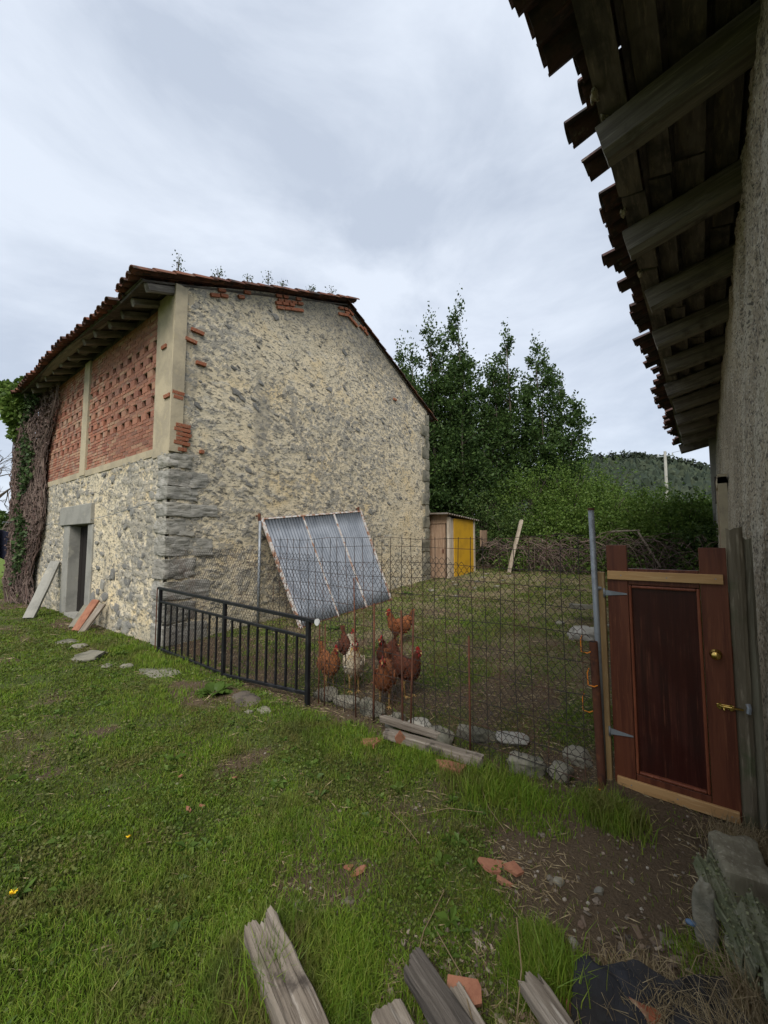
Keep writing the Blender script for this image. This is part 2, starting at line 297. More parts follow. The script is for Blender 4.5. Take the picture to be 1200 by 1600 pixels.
def xf(V, loc=(0, 0, 0), rot=(0, 0, 0), sc=(1, 1, 1)):
    m = np.array(Euler(rot).to_matrix()); return (np.asarray(V) * np.asarray(sc)) @ m.T + np.asarray(loc)
def mesh_arr(me):
    V = np.zeros(len(me.vertices) * 3); me.vertices.foreach_get('co', V); return V.reshape(-1, 3), [tuple(p.vertices) for p in me.polygons]
def unit(v): return v / np.maximum(np.linalg.norm(v, axis=1, keepdims=True), 1e-9)
def leaves(P, size, up=.3, asp=.3, dirs=None, dw=.0, droop=.15):
    n = len(P); size = np.broadcast_to(size, (n,))[:, None] * rng.uniform(.6, 1.3, (n, 1))
    a = rng.normal(size=(n, 3)); a[:, 2] += up
    a = unit(a)
    if dirs is not None: a = unit(a * (1 - dw) + dirs * dw)
    b = unit(np.cross(a, rng.normal(size=(n, 3)))); c = np.cross(a, b)
    V = np.stack([P, P + a * size * .5 + b * size * asp + c * size * .06, P + a * size - np.array([0, 0, 1]) * size * droop, P + a * size * .5 - b * size * asp + c * size * .06], 1)
    return V.reshape(-1, 3), np.arange(n * 4).reshape(n, 4)
def blades(x, y, z, h, w, lean=.5):
    n = len(x); az = rng.uniform(0, 2 * np.pi, n); le = rng.uniform(.1, 1, n) * lean; la = rng.uniform(0, 2 * np.pi, n)
    dx = np.cos(az) * w / 2; dy = np.sin(az) * w / 2; lx = np.cos(la) * le * h; ly = np.sin(la) * le * h
    V = np.zeros((n, 5, 3)); V[:, 0] = np.stack([x - dx, y - dy, z - .004], 1); V[:, 1] = np.stack([x + dx, y + dy, z - .004], 1)
    V[:, 2] = np.stack([x - dx * .7 + lx * .35, y - dy * .7 + ly * .35, z + h * .55], 1); V[:, 3] = np.stack([x + dx * .7 + lx * .35, y + dy * .7 + ly * .35, z + h * .55], 1)
    V[:, 4] = np.stack([x + lx, y + ly, z + h * (1 - .35 * le)], 1)
    i = np.arange(n)[:, None] * 5
    return V.reshape(-1, 3), (i + np.array([[0, 1, 3, 2]]), i + np.array([[2, 3, 4]]))
def ico(sub=2):
    t = (1 + 5 ** .5) / 2
    V = [(-1, t, 0), (1, t, 0), (-1, -t, 0), (1, -t, 0), (0, -1, t), (0, 1, t), (0, -1, -t), (0, 1, -t), (t, 0, -1), (t, 0, 1), (-t, 0, -1), (-t, 0, 1)]
    F = [(0, 11, 5), (0, 5, 1), (0, 1, 7), (0, 7, 10), (0, 10, 11), (1, 5, 9), (5, 11, 4), (11, 10, 2), (10, 7, 6), (7, 1, 8), (3, 9, 4), (3, 4, 2), (3, 2, 6), (3, 6, 8), (3, 8, 9), (4, 9, 5), (2, 4, 11), (6, 2, 10), (8, 6, 7), (9, 8, 1)]
    V = [Vector(v).normalized() for v in V]
    for _ in range(sub):
        c = {}; F2 = []
        def mid(a, b):
            k = (min(a, b), max(a, b))
            if k not in c: V.append((V[a] + V[b]).normalized()); c[k] = len(V) - 1
            return c[k]
        for a, b, d in F:
            x, y, z = mid(a, b), mid(b, d), mid(d, a); F2 += [(a, x, z), (b, y, x), (d, z, y), (x, y, z)]
        F = F2
    return np.array([tuple(v) for v in V]), np.array(F)
ICO = {k: ico(k) for k in (1, 2, 3)}
def rockV(dims, seed, sub=2, rough=.3, blocky=.5, lo=.62):
    V, F = ICO[sub]; r = np.random.default_rng(seed)
    P = np.sign(V) * np.abs(V) ** (1 - .72 * blocky)
    for _ in range(5):                                   # cut flat faces
        n = r.normal(size=3); n /= np.linalg.norm(n); d = P @ n; lim = r.uniform(lo, .97); P = P - np.outer(np.maximum(d - lim, 0), n)
    o = r.uniform(0, 50, 3)
    P = P * (1 + rough * (fbm(P[:, 0] + o[0] + P[:, 2] * .7, P[:, 1] + o[1] - P[:, 2] * .6, 1.7, seed % 97, 3) - .5)[:, None])
    if sub > 1: P = P * (1 + rough * .22 * (fbm(P[:, 0] * 3 + o[1], P[:, 2] * 3 + P[:, 1] * 2 + o[2], 2.2, seed % 91, 3) - .5)[:, None])
    return P * np.array(dims) / 2, F
def blockV(dims, seed, n=13, rough=.05, p=26):
    """squared, weathered block"""
    r = np.random.default_rng(seed); t = np.linspace(-1, 1, n); a, b = np.meshgrid(t, t, indexing='ij'); V = []; F = []; o = r.uniform(0, 50, 3)
    for ax in range(3):
        for s in (1, -1):
            c = [None] * 3; c[ax] = np.full(a.shape, float(s)); c[(ax + 1) % 3] = a if s > 0 else b; c[(ax + 2) % 3] = b if s > 0 else a
            k = len(V) * n * n; V.append(np.stack([q.ravel() for q in c], 1)); ix = np.arange(n * n).reshape(n, n) + k
            F.append(np.stack([ix[:-1, :-1], ix[1:, :-1], ix[1:, 1:], ix[:-1, 1:]], -1).reshape(-1, 4))
    V = np.concatenate(V); V = V / ((np.abs(V) ** p).sum(1) ** (1 / p))[:, None]
    d = np.array(dims) / 2; P = V * d; sk = r.uniform(-.08, .08, 3); P[:, 0] += P[:, 2] * sk[0]; P[:, 2] += P[:, 0] * sk[1] * .5
    for j, f in ((0, 6), (1, 17)): P = P + V * (rough / (1 + j)) * (fbm(P[:, 0] + o[0] + P[:, 1] * .6, P[:, 2] * 1.6 + o[1] - P[:, 1] * .5, f, seed % 89 + j, 3) - .5)[:, None] 
    return P, np.concatenate(F)
def rock(name, loc, dims, m, seed, parent=None, rot=(0, 0, 0), sub=2, rough=.35, smooth=True):
    V, F = rockV(dims, seed, sub, rough); return fm(name, xf(V, loc, rot), F, m, parent, smooth=smooth, org=None if parent else loc)
def plankV(L_, W_, T_, seed, nx=14, ny=5, jag=.06, rough=.008, twist=0):
    """weathered board along local x: grain ridges, broken ends"""
    r = np.random.default_rng(seed); xs = np.linspace(0, 1, nx); ys = np.linspace(-.5, .5, ny)
    e0 = jag * (.22 * r.uniform(0, 1, ny) + .78 * vn(ys * 3 + seed, ys * 0, 1, seed % 50)); e1 = jag * (.25 * r.uniform(0, 1, ny) + .75 * vn(ys * 6 + seed, ys * 0 + 9, 1, seed % 50)); bow = r.uniform(-.01, .01)
    Xg = e0[None, :] + xs[:, None] * (L_ - e0 - e1)[None, :]; Yn = np.repeat(ys[None, :], nx, 0); V = []
    for side in (1, -1):
        gr = fbm(Yn * W_ * 55 + seed + side, Xg * 2.2, 1, seed % 60, 3) - .5; kn = fbm(Xg * 5 + seed, Yn * W_ * 9, 1, seed % 33 + side, 3) - .5
        edge = 1 - .28 * np.clip((np.abs(Yn) - .42) / .08, 0, 1) ** 2
        Yp = Yn * W_ * (1 + .10 * (fbm(Xg * 4, Yn * 0 + seed, 1, 3, 3) - .5)) + rough * .8 * (fbm(Xg * 9 + 3 * side, Yn * 2 + seed, 1, 5, 2) - .5)
        Zp = side * T_ / 2 * edge + rough * (1.3 * gr + 1.2 * kn) + bow * np.sin(Xg * 3.1)
        V.append(np.stack([Xg, Yp, Zp], -1).reshape(-1, 3))
    F = []; n = nx * ny
    for i in range(nx - 1):
        for j in range(ny - 1):
            a = i * ny + j; F.append((a, a + ny, a + ny + 1, a + 1)); F.append((n + a, n + a + 1, n + a + ny + 1, n + a + ny))
    for i in range(nx - 1):
        for j in (0, ny - 1):
            a = i * ny + j; f = (a, n + a, n + a + ny, a + ny); F.append(f if j == 0 else f[::-1])
    for j in range(ny - 1):
        for i in (0, nx - 1):
            a = i * ny + j; f = (a, a + 1, n + a + 1, n + a); F.append(f if i == 0 else f[::-1])
    return np.concatenate(V), np.array(F)
def plank(name, p0, p1, W_, T_, m, seed, parent=None, roll=0, **k):
    p0, p1 = Vector(p0), Vector(p1); d = p1 - p0; V, F = plankV(d.length, W_, T_, seed, **k)
    mt = np.array((d.to_track_quat('X', 'Z').to_matrix() @ Matrix.Rotation(roll, 3, 'X'))); c = (p0)
    o = fm(name, V, F, m, None if parent is None else parent, smooth=False, org=(0, 0, 0))
    mm = Matrix(mt.tolist()).to_4x4(); mm.translation = c - (Vector(ORG.get(parent.name, (0, 0, 0))) if parent else Vector((0, 0, 0)))
    o.matrix_local = mm; ORG[o.name] = tuple(c); return o
# ------------------------------------------------------------------ ground
def blob(x, y, cx, cy, rx, ry, e=.35): return 1 - sst(np.hypot((x - cx) / rx, (y - cy) / ry), 1 - e, 1 + e)
def dirt(x, y):
    n = fbm(x, y, 2.2, 21, 4); k = (n - .5) * 1.6
    d = np.maximum.reduce([blob(x, y, 2.35, .42, .62, .62) * 1.15, blob(x, y, 1.3, .75, .22, .3) * .8, blob(x, y, 1.8, 1.1, .45, .45) * .45, blob(x, y, 1.45, .9, .25, .35) * .6, blob(x, y, 2.3, 1.6, .3, .3) * .4, blob(x, y, 2.3, -.1, 1.0, .5), blob(x, y, 1.65, .45, .45, .42) * .8, blob(x, y, 1.25, .55, .3, .3) * .9, blob(x, y, 2.0, .35, .5, .45) * .9])
    yard = sst(x, 2.95, 3.1) * sst(y, -1, 0) * (1 - sst(y, 6.6, 7))
    d = np.maximum(d, yard * (.50 + .25 * sst(x, 4.4, 3.2)))
    d = np.maximum(d, .75 * np.exp(-((x - 2.9) / .2) ** 2) * (y > .7) * (y < 6.5))
    d = np.maximum(d, .8 * blob(x, y, 2.75, 9.6, .35, 1.5)); d = np.maximum(d, .9 * blob(x, y, 2.6, 14.5, 1.2, 1.6))
    d = np.maximum(d, .8 * blob(x, y, 2.35, 4.2, .3, .8)); d = np.maximum(d, .55 * blob(x, y, 1.45, 1.5, .28, .3))
    d = np.maximum(d, .34 * sst(fbm(x, y, 1.1, 31, 3), .54, .7))
    return np.clip(sst(d + k, .15, 1.0), 0, 1)
u = np.linspace(-1, 1, 380); g = 1.5 * np.sinh(7 * u)
gx = 2.2 + g; gy = 2.2 + g; XX, YY = np.meshgrid(gx, gy, indexing='ij'); n = len(gx)
idx = np.arange(n * n).reshape(n, n); q = np.stack([idx[:-1, :-1], idx[1:, :-1], idx[1:, 1:], idx[:-1, 1:]], -1).reshape(-1, 4)
struct(fm('ground', np.stack([XX.ravel(), YY.ravel(), gz(XX, YY).ravel()], 1), q, 'ground', smooth=True,
          attrs={'dirt': dirt(XX, YY), 'far': sst(np.hypot(XX, YY), 14, 30), 'pale': sst(XX, 3.3, 5.5) * sst(YY, -1, 0) * (1 - sst(YY, 6.6, 7)) * (1 - sst(XX, 12, 14)) * (.35 + .65 * sst(fbm(XX, YY, 2.2, 77, 4), .4, .6))}))

# ------------------------------------------------------------------ rubble wall surfaces
def stonefield(a, z, cw, ch, ang, s, amt):
    ca, sa = math.cos(ang), math.sin(ang); p = (a * ca + z * sa) / cw; q_ = (-a * sa + z * ca) / ch
    p = p + 1.3 * (fbm(a, z, 5, s, 4) - .5); q_ = q_ + .9 * (fbm(a, z, 6, s + 2, 4) - .5); F1, F2, h = cells(p, q_, s)
    m = (h < amt * (.12 + 2.0 * sst(fbm(a, z, .55, s + 4, 4) + .10 * np.sin(a * 1.1), .34, .68))) * sst(F2 - F1, .05, .3)
    return m
def surf(name, A, Z, mapf, keep, m, parent, amt=.5, cw=.17, ch=.085, ang=-.45, s=0, depth=.028, cal=1., extra=None):
    """A, Z: 2-D coordinates on the wall; mapf(a, z, out) -> xyz"""
    m1 = stonefield(A, Z, cw, ch, ang, s, amt); m2 = stonefield(A, Z, cw * .45, ch * .5, ang, s + 40, amt * .9)
    st = np.maximum(m1, m2 * .8)
    out = depth * (m1 + .45 * m2 * (1 - m1)) + .03 * (fbm(A, Z, 3, s + 11, 3) - .5) + .011 * (fbm(A, Z, 14, s + 15, 3) - .5)
    if extra is not None: out = out + extra
    na, nz_ = A.shape; P = mapf(A, Z, out).reshape(-1, 3); ix = np.arange(na * nz_).reshape(na, nz_)
    F = np.stack([ix[:-1, :-1], ix[1:, :-1], ix[1:, 1:], ix[:-1, 1:]], -1)
    if keep is not None: F = F[keep(.25 * (A[:-1, :-1] + A[1:, :-1] + A[1:, 1:] + A[:-1, 1:]), .25 * (Z[:-1, :-1] + Z[1:, :-1] + Z[1:, 1:] + Z[:-1, 1:]))]
    return fm(name, P, F.reshape(-1, 4), m, parent, smooth=True, attrs={'stone': st})

# stone pieces, a few shapes shared by all
def stone_mesh(seed, m):
    r = np.random.default_rng(seed); n = 8; a = np.sort(r.uniform(0, 2 * np.pi, n) * .12 + np.arange(n) * 2 * np.pi / n); ra = r.uniform(.6, 1.2, n)
    ring = lambda k, zz: np.stack([np.cos(a) * ra * k * .5, r.normal(size=n) * .04 + zz, np.sin(a) * ra * k * .5], 1)
    V = np.concatenate([ring(1.05, .3), ring(1, -.1), ring(.84, -.5), [[0, -.52, 0]]]); F = []
    for k in range(2):
        for i in range(n): F.append((k * n + i, k * n + (i + 1) % n, (k + 1) * n + (i + 1) % n, (k + 1) * n + i))
    T = [(2 * n + i, 2 * n + (i + 1) % n, 3 * n) for i in range(n)]
    return gone(fm('stone', V, (np.array(F), np.array(T)), m, smooth=True))
SM = [stone_mesh(s, M['stone']) for s in range(8)]

# ------------------------------------------------------------------ stone barn
X0, X1, Y0, Y1 = 2.96, 10.62, 6.6, 15.0; RX, RZ, EZ = 7.0, 7.35, 5.84; EZR = 5.70
def topz(x): return np.where(x < RX, EZ + (RZ - EZ) * (np.clip(x, X0, RX) - X0) / (RX - X0) + .10 * np.sin((x - X0) / (RX - X0) * 3.14), RZ + (EZR - RZ) * (x - RX) / (X1 - RX) + .10 * np.sin((x - RX) / (X1 - RX) * 3.14))
barn = thing('stone_barn', 'old rubble stone barn with red lattice brick upper wall and mossy tiled roof', 'barn', (X0, Y0, 0))
a = np.linspace(X0 + .02, X1 - .02, 262); t = np.linspace(0, 1, 236); A = np.repeat(a[:, None], 236, 1); Z = t[None, :] * (topz(A) - .04 + .5) - .5
Z = Z + 0
surf('gable_wall', A, Z, lambda a, z, o: np.stack([a, Y0 - o, z], -1), None, 'rubble', barn, amt=.30, cw=.15, ch=.065, s=3, depth=.010)
g = G(); pr = [(X0 + .03, -.5), (X1 - .03, -.5), (X1 - .03, EZR - .12), (RX + 1.8, 6.5), (RX, RZ - .1), (RX - 2, 6.62), (X0 + .03, EZ - .1)]
V = [(x, Y0 + .05, z) for x, z in pr] + [(x, Y0 + .5, z) for x, z in pr]; k = len(pr)
g.add(V, [tuple(range(k)), tuple(range(2 * k - 1, k - 1, -1))] + [(i, i + k, (i + 1) % k + k, (i + 1) % k) for i in range(k)]); g.build('gable_core', 'rubble', barn)
g = G(); V = [(x, Y1 - .5, z) for x, z in pr] + [(x, Y1, z) for x, z in pr]; g.add(V, [tuple(range(k)), tuple(range(2 * k - 1, k - 1, -1))] + [(i, i + k, (i + 1) % k + k, (i + 1) % k) for i in range(k)]); g.build('rear_gable', 'rubble', barn)
g = G(); g.box((X1 - .27, (Y0 + Y1) / 2, 2.6), (.45, Y1 - Y0 - 1.0, 6.1)); g.build('far_wall', 'rubble', barn)
# lower facade of rubble with the door opening
DY0, DY1, DZ = 10.13, 11.32, 2.0
def seg(y0, y1, step): return np.linspace(y0, y1, int((y1 - y0) / step) + 1)
ay = np.concatenate([seg(Y0 + .02, DY0 - .1, .032)[:-1], seg(DY0 - .1, DY1 + .1, .05)[:-1], seg(DY1 + .1, Y1, .04)])
az = np.concatenate([seg(-.4, DZ + .1, .032)[:-1], seg(DZ + .1, 3.06, .032)])
A, Z = np.meshgrid(ay, az, indexing='ij')
surf('facade_wall', A, Z, lambda a, z, o: np.stack([X0 - o, a, z], -1), lambda a, z: ~((a > DY0 - .1) & (a < DY1 + .1) & (z < DZ + .1)), 'rubble', barn, amt=.40, cw=.19, ch=.12, ang=.1, s=60, depth=.024)
g = G()
g.box((X0 + .27, (Y0 + DY0) / 2, 1.3), (.45, DY0 - Y0 - .1, 3.4)); g.box((X0 + .27, (DY1 + Y1) / 2, 1.3), (.45, Y1 - DY1 - .1, 3.4)); g.box((X0 + .27, (DY0 + DY1) / 2, 2.62), (.45, DY1 - DY0 + .3, .76))
g.build('facade_core', 'rubble', barn)
# door surround
for nm, y0, y1, z0, z1, px in [('jamb_stone', DY1, DY1 + .42, -.1, 1.98, .035), ('jamb_stone', DY0 - .30, DY0, -.1, 1.98, .03), ('lintel', DY0 - .25, DY1 + .62, 2.0, 2.42, .045)]:
    g = G().box((X0 + .12 - px, (y0 + y1) / 2, (z0 + z1) / 2), (.24 if nm != 'lintel' else .30, y1 - y0, z1 - z0), jit=.006); bev(g.build(nm, 'concrete', barn), .015, 2)
g = G()
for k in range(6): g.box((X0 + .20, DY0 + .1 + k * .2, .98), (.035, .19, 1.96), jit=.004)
bd = g.build('doorway_shade_boards', 'inside_shade', barn)  # boards closing the doorway, coloured near black as the barn's inner shade
g = G().box((X0 + .2, (DY0 + DY1) / 2, -.02), (.5, DY1 - DY0, .16), jit=.01); g.build('door_sill', 'concrete', barn)
# concrete frame round the brick panels
g = G().box((X0 + .13, Y0 + .30, 4.36), (.31, .60, 2.72), jit=.004); g.build('corner_pier', 'render_ochre', barn)
g = G().box((X0 + .10, 10.72, 4.35), (.26, .34, 2.56), jit=.004); g.build('middle_pier', 'render_ochre', barn)
g = G().box((X0 + .12, (Y0 + .62 + Y1) / 2, 3.10), (.28, Y1 - Y0 - .62, .13), jit=.004); g.build('ring_beam', 'render_ochre', barn)
g = G().box((X0 + .14, (Y0 + .62 + Y1) / 2, 5.68), (.2, Y1 - Y0 - .62, .14), jit=.004); g.build('wall_plate', 'darkwood', barn)
g = G().box((X0 + .06, Y0 - .015, 4.42), (.20, .05, 2.75), jit=.006); g.build('corner_render', 'render_ochre', barn)
# bricks of the lattice panels
bm = gone(bev(G().box((0, 0, 0), (.11, 1, 1), jit=.02).build('brick', 'brick'), .02)); bm.name = 'brick'
cand = []
for (y0, y1) in ((Y0 + .62, 10.54), (10.90, 14.3)):
    z = 3.175; row = 0
    while z < 5.60:
        hole = False
        gi = row - 9
        if gi >= 0 and gi < 18 and gi % 3 == 0: hole = True
        h = .12 if hole else .064
        pitch = .37 if hole else .245; L_ = pitch - (.15 if hole else .012)
        off = (row % 2) * pitch * .5 + (((gi // 3) % 2) * .18 - (row % 2) * .18 if hole else 0); y = y0 - off
        while y < y1:
            a0, a1 = max(y, y0), min(y + L_, y1)
            if a1 - a0 > .05: cand.append(((a0 + a1) / 2, z + h / 2 - .005, a1 - a0, h - .012))
            y += pitch
        z += h; row += 1
cand.sort(key=lambda c: (c[0] - .3 * c[1]))
for y, z, l, h in cand[:300]:
    inst('brick', bm, barn, (X0 + .03 + random.uniform(-.005, .005), y, z), (0, random.uniform(-.02, .02), random.uniform(-.015, .015)), (.42, l, h))
g = G()
for y, z, l, h in cand[300:]: g.box((X0 + .03 + random.uniform(-.005, .005), y, z), (.055, l, h))
stuff(g.build('brick_rest', 'brickrest', barn))
g = G()
for (y0, y1) in ((Y0 + .62, 10.54), (10.90, 14.3)):
    z = 3.165; row = 0
    while z < 5.6:
        gi = row - 9; hole = 0 <= gi < 18 and gi % 3 == 0; h = .12 if hole else .064
        if not hole: g.box((X0 + .038, (y0 + y1) / 2, z + h / 2 + .002), (.05, y1 - y0, h - .001))
        z += h; row += 1
g.build('mortar_bed', 'mortar', barn)
# quoins at the near corner: (z0, z1, length on gable, length on facade)
for i, (z0, z1, lg, lf) in enumerate([(2.80, 3.03, .28, .42), (2.50, 2.76, .62, .12), (2.28, 2.49, .45, .34), (2.02, 2.24, .82, .18), (1.72, 1.98, .42, .4), (1.38, 1.69, .75, .25), (1.03, 1.35, .45, .38), (.70, 1.0, .72, .25), (.36, .67, .48, .42), (.0, .33, .7, .3)]):
    V, F = blockV((lg + .04, .40, z1 - z0 - .012), 300 + i)
    fm('quoin_stone', xf(V, (X0 + lg / 2 - .022, Y0 + .178, (z0 + z1) / 2)), F, 'quoin', barn, smooth=True)
    V, F = blockV((.36, lf * .7 + .04, z1 - z0 - .015), 340 + i)
    fm('quoin_stone', xf(V, (X0 + .155, Y0 + lf * .35, (z0 + z1) / 2)), F, 'quoin', barn, smooth=True)
for i in range(15):
    z0 = .3 + i * .35; lg = (.22, .38)[i % 2] + random.uniform(-.04, .05)
    V, F = blockV((lg, .3, .345), 380 + i, 6); fm('quoin_stone', xf(V, (X1 - lg / 2 + .05, Y0 + .11, z0 + .17)), F, 'palestone', barn, smooth=True)
# single stones proud of the mortar
for i in range(60):
    x = random.uniform(X0 + .4, X1 - .4); z = random.uniform(.3, 1) ** .9 * (float(topz(np.array(x))) - .35)
    s = random.uniform(.09, .24); inst('stone', SM[i % 8], barn, (x, Y0 - .004, z), (random.uniform(-.15, .15), random.uniform(.1, .7), random.uniform(-.1, .1)), (s, .024, s * random.uniform(.35, .6)))
for i in range(75):
    y = random.uniform(Y0 + .5, 13.6); z = random.uniform(.1, 2.95)
    if DY0 - .45 < y < DY1 + .6 and z < 2.55: continue
    s = random.uniform(.14, .3) * (1.15 if z < 1 else .8); inst('stone', SM[i % 8], barn, (X0 - .014, y, z), (0, random.uniform(-.3, .3), -R(90)), (s, .03, s * random.uniform(.5, .85)))
# brick repairs in the gable
rb = gone(bev(G().box((0, 0, 0), (1, 1, 1), jit=.03).build('brick', 'redbrick'), .03)); rb.name = 'brick'
for (x, z, w, n_) in [(3.13, 3.20, .24, 5), (3.02, 3.93, .18, 2), (3.2, 4.95, .16, 1), (3.32, 5.15, .22, 1), (3.4, 4.62, .14, 1), (3.12, 3.10, .1, 1), (3.45, 3.12, .1, 1), (8.9, 5.55, .16, 1)]:
    for k in range(n_): inst('brick', rb, barn, (x + random.uniform(-.02, .02), Y0 - .004, z + k * .072), (random.uniform(-.04, .04), random.uniform(-.05, .05), 0), (w + random.uniform(-.04, .04), .09, .056))
for (x0, x1, nrow) in [(3.55, 4.25, 2), (4.95, 5.5, 4), (6.75, 7.35, 3), (7.45, 7.75, 2)]:
    x = x0
    while x < x1:
        for k in range(nrow):
          if random.random() < .75: inst('brick', rb, barn, (x + .05 * (k % 2), Y0 - .012, float(topz(np.array(x))) - .10 - k * .075), (0, random.uniform(-.36, -.3) if x < RX else .4, 0), (.15 + random.uniform(-.03, .03), .08, .055))
        x += .17
# bricks in corner pier
for (y, z, w) in [(6.72, 3.96, .2), (6.9, 4.83, .16)]: inst('brick', rb, barn, (X0 - .022, y, z), (0, 0, 0), (.06, w, .06))

# ------------------------------------------------------------------ tiles
def tile_arr(up=True, n=6, L_=.42, r0=.095, r1=.078, th=.014):
    V = []; F = []
    for ri in (0, th):
        for (x, r) in ((0, r0), (L_, r1)):
            for k in range(n + 1):
                an = math.pi * (k / n) * .92 + .125; s_ = 1 if up else -1
                V.append((x, math.cos(an) * (r - ri), s_ * (math.sin(an) * (r - ri) * .85 - .045)))
    m_ = n + 1
    for k in range(n): F += [(k, k + 1, m_ + k + 1, m_ + k), (2 * m_ + k, 3 * m_ + k, 3 * m_ + k + 1, 2 * m_ + k + 1), (k, 2 * m_ + k, 2 * m_ + k + 1, k + 1), (m_ + k, m_ + k + 1, 3 * m_ + k + 1, 3 * m_ + k)]
    for k in (0, n): F.append((k, m_ + k, 3 * m_ + k, 2 * m_ + k) if k == 0 else (k, 2 * m_ + k, 3 * m_ + k, m_ + k))
    return np.array(V), np.array(F)
TU, TD = tile_arr(True), tile_arr(False)
def tmesh(a, m): o = fm('roof_tile', a[0], a[1], m, smooth=False); return gone(o)
# barn roof: boards, rafters, tiles; slope frames
def slope(p0, p1, y0, y1):
    """p0 eave (x, z), p1 ridge (x, z): returns f(s along slope up, y, h off the slope)"""
    d = np.array([p1[0] - p0[0], p1[1] - p0[1]], float); Ls = np.hypot(*d); d /= Ls; nrm = np.array([-d[1], d[0]]) * (1 if d[0] > 0 else -1)
    return (lambda s, y, h: (p0[0] + d[0] * s + nrm[0] * h, y, p0[1] + d[1] * s + nrm[1] * h)), Ls, math.atan2(d[1], d[0])
EO = .58
f1, L1, an1 = slope((X0 - EO, EZ - EO * .37 + .02), (RX, RZ + .10), 0, 0)
f2, L2, an2 = slope((X1 + .35, EZR - .18), (RX, RZ + .10), 0, 0)
sag = lambda y: -.05 * math.sin((y - Y0) * .9 + 1) - .05 * math.sin((y - 6) / 9 * 3.1)
g = G()
for (f, Ls, s0) in ((f1, L1, .04), (f2, L2, .04)):
    yy = [Y0 - .02 + i * (Y1 - Y0 + .1) / 12 for i in range(13)]
    for i in range(12):
        a_, b_ = yy[i], yy[i + 1]
        P = [f(s0, a_, sag(a_)), f(Ls, a_, sag(a_)), f(Ls, b_, sag(b_)), f(s0, b_, sag(b_))]; Q = [f(s0, a_, sag(a_) - .03), f(Ls, a_, sag(a_) - .03), f(Ls, b_, sag(b_) - .03), f(s0, b_, sag(b_) - .03)]
        g.add(P + Q, [(0, 1, 2, 3), (7, 6, 5, 4), (0, 4, 5, 1), (1, 5, 6, 2), (2, 6, 7, 3), (3, 7, 4, 0)])
g.build('roof_boards', 'darkwood', barn)
for i in range(15):
    y = Y0 + .02 + i * .58; 
    if y > 14.4: break
    p, q_ = Vector(f1(.10 + random.uniform(-.05, .05), y, sag(y) - .10)), Vector(f1(1.3 if i else .60, y + (0 if i else .03), sag(y) - .10))
    plank('rafter', p, q_, .10, .13, 'rafter', 500 + i, barn, jag=.05)
p, q_ = Vector(f1(.12, Y0 - .02, -.055)), Vector(f1(.12, 14.6, -.06)); plank('eave_board', p, q_, .16, .03, 'rafter', 540, barn)
p, q_ = Vector(f1(.42, Y0 + .05, -.06)), Vector(f1(.42, 14.6, -.06)); plank('eave_board', p, q_, .15, .03, 'rafter', 541, barn)
MU, MD = tmesh(TU, M['tile']), tmesh(TD, M['tile'])
GRESTV, GRESTF, nb = [], [], 0
cnt = 0
for side, (f, Ls, an) in enumerate(((f1, L1, an1), (f2, L2, an2))):
    y = Y0 - .10 if side == 0 else Y0 - .02; col = 0
    while y < 14.75:
        yw = y + random.uniform(-.01, .01); lift = (.05 if y < 7.3 and side == 0 else 0)
        if side == 0 and y > 14.45: break
        s = -.10 + random.uniform(-.045, .03); r_ = 0
        while s < Ls - .1:
            if side == 0 and r_ == 0 and col == 4: s += .12
            for up in (1, 0):
                yy_ = yw + (0 if up else .105); h = sag(yy_) + (.055 if up else .045) + lift
                loc = f(s + (0 if up else .03), yy_, h + .012 * random.random()); rot = (random.uniform(-.05, .05), -an + (.03 if side == 0 else -.03) + random.uniform(-.02, .02), random.uniform(-.04, .04))
                if side == 1: rot = (rot[0] + math.pi, rot[1], rot[2])
                if (r_ == 0 and side == 0) or col == 0 or (col == 1 and up):
                    inst('roof_tile', MU if up else MD, barn, loc, rot)
                else:
                    a_ = TU if up else TD; GRESTV.append(xf(a_[0], loc, rot)); GRESTF.append(a_[1] + nb); nb += len(a_[0])
            s += .33; r_ += 1
        y += .21; col += 1
stuff(fm('roof_tile_rest', np.concatenate(GRESTV), np.concatenate(GRESTF), 'tilerest', barn))
y = Y0 - .03
while y < 14.6:
    inst('ridge_tile', MU, barn, (RX, y, RZ + .16 + sag(y)), (0, random.uniform(-.05, .05), R(90)), (1, 1.25, 1.1)); y += .34
# ------------------------------------------------------------------ farmhouse on the right
WY = -.22; BAT = .045; TZ = 4.60; SL = .22                          # wall plane, rafter-tip height, roof slope
house = thing('farmhouse', 'old farmhouse with rough cast wall and dark timber eaves under red tiles', 'house', (3.2, WY, 0))
ax = np.concatenate([seg(.2, 6, .028)[:-1], seg(6, 17.0, .12)]); az = seg(-.3, 5.0, .035); A, Z = np.meshgrid(ax, az, indexing='ij')
ex = .03 * (fbm(A, Z, 1.2, 90, 3) - .5) + .034 * (fbm(A, Z, 22, 95, 3) - .5) * (A < 6.5) + .05 * (fbm(A * 3, Z * .8, 2.5, 97, 3) - .5) * sst(Z, 2.6, 3.6) - .06 * sst(fbm(A * 2.2, Z * .6, 2.0, 101, 3), .58, .68) * sst(Z, 2.4, 3.4)
surf('wall', A, Z, lambda a, z, o: np.stack([a, WY + .02 - BAT * z + o, z], -1), None, 'roughcast', house, amt=.0, s=80, depth=0, extra=ex)
g = G().box((8.6, WY - .55, 2.3), (17.2, .5, 5.2)); g.box((17.15, WY - 2.6, 2.3), (.3, 5, 5.2)); g.box((.05, WY - 2.6, 2.3), (.3, 5, 5.2)); g.box((8.6, WY - 5.1, 2.8), (17.2, .3, 6.2)); g.build('wall_core', 'roughcast', house)
def hz(y, h=0): return TZ + (.5 - y) * SL + h                # underside line of rafters at y
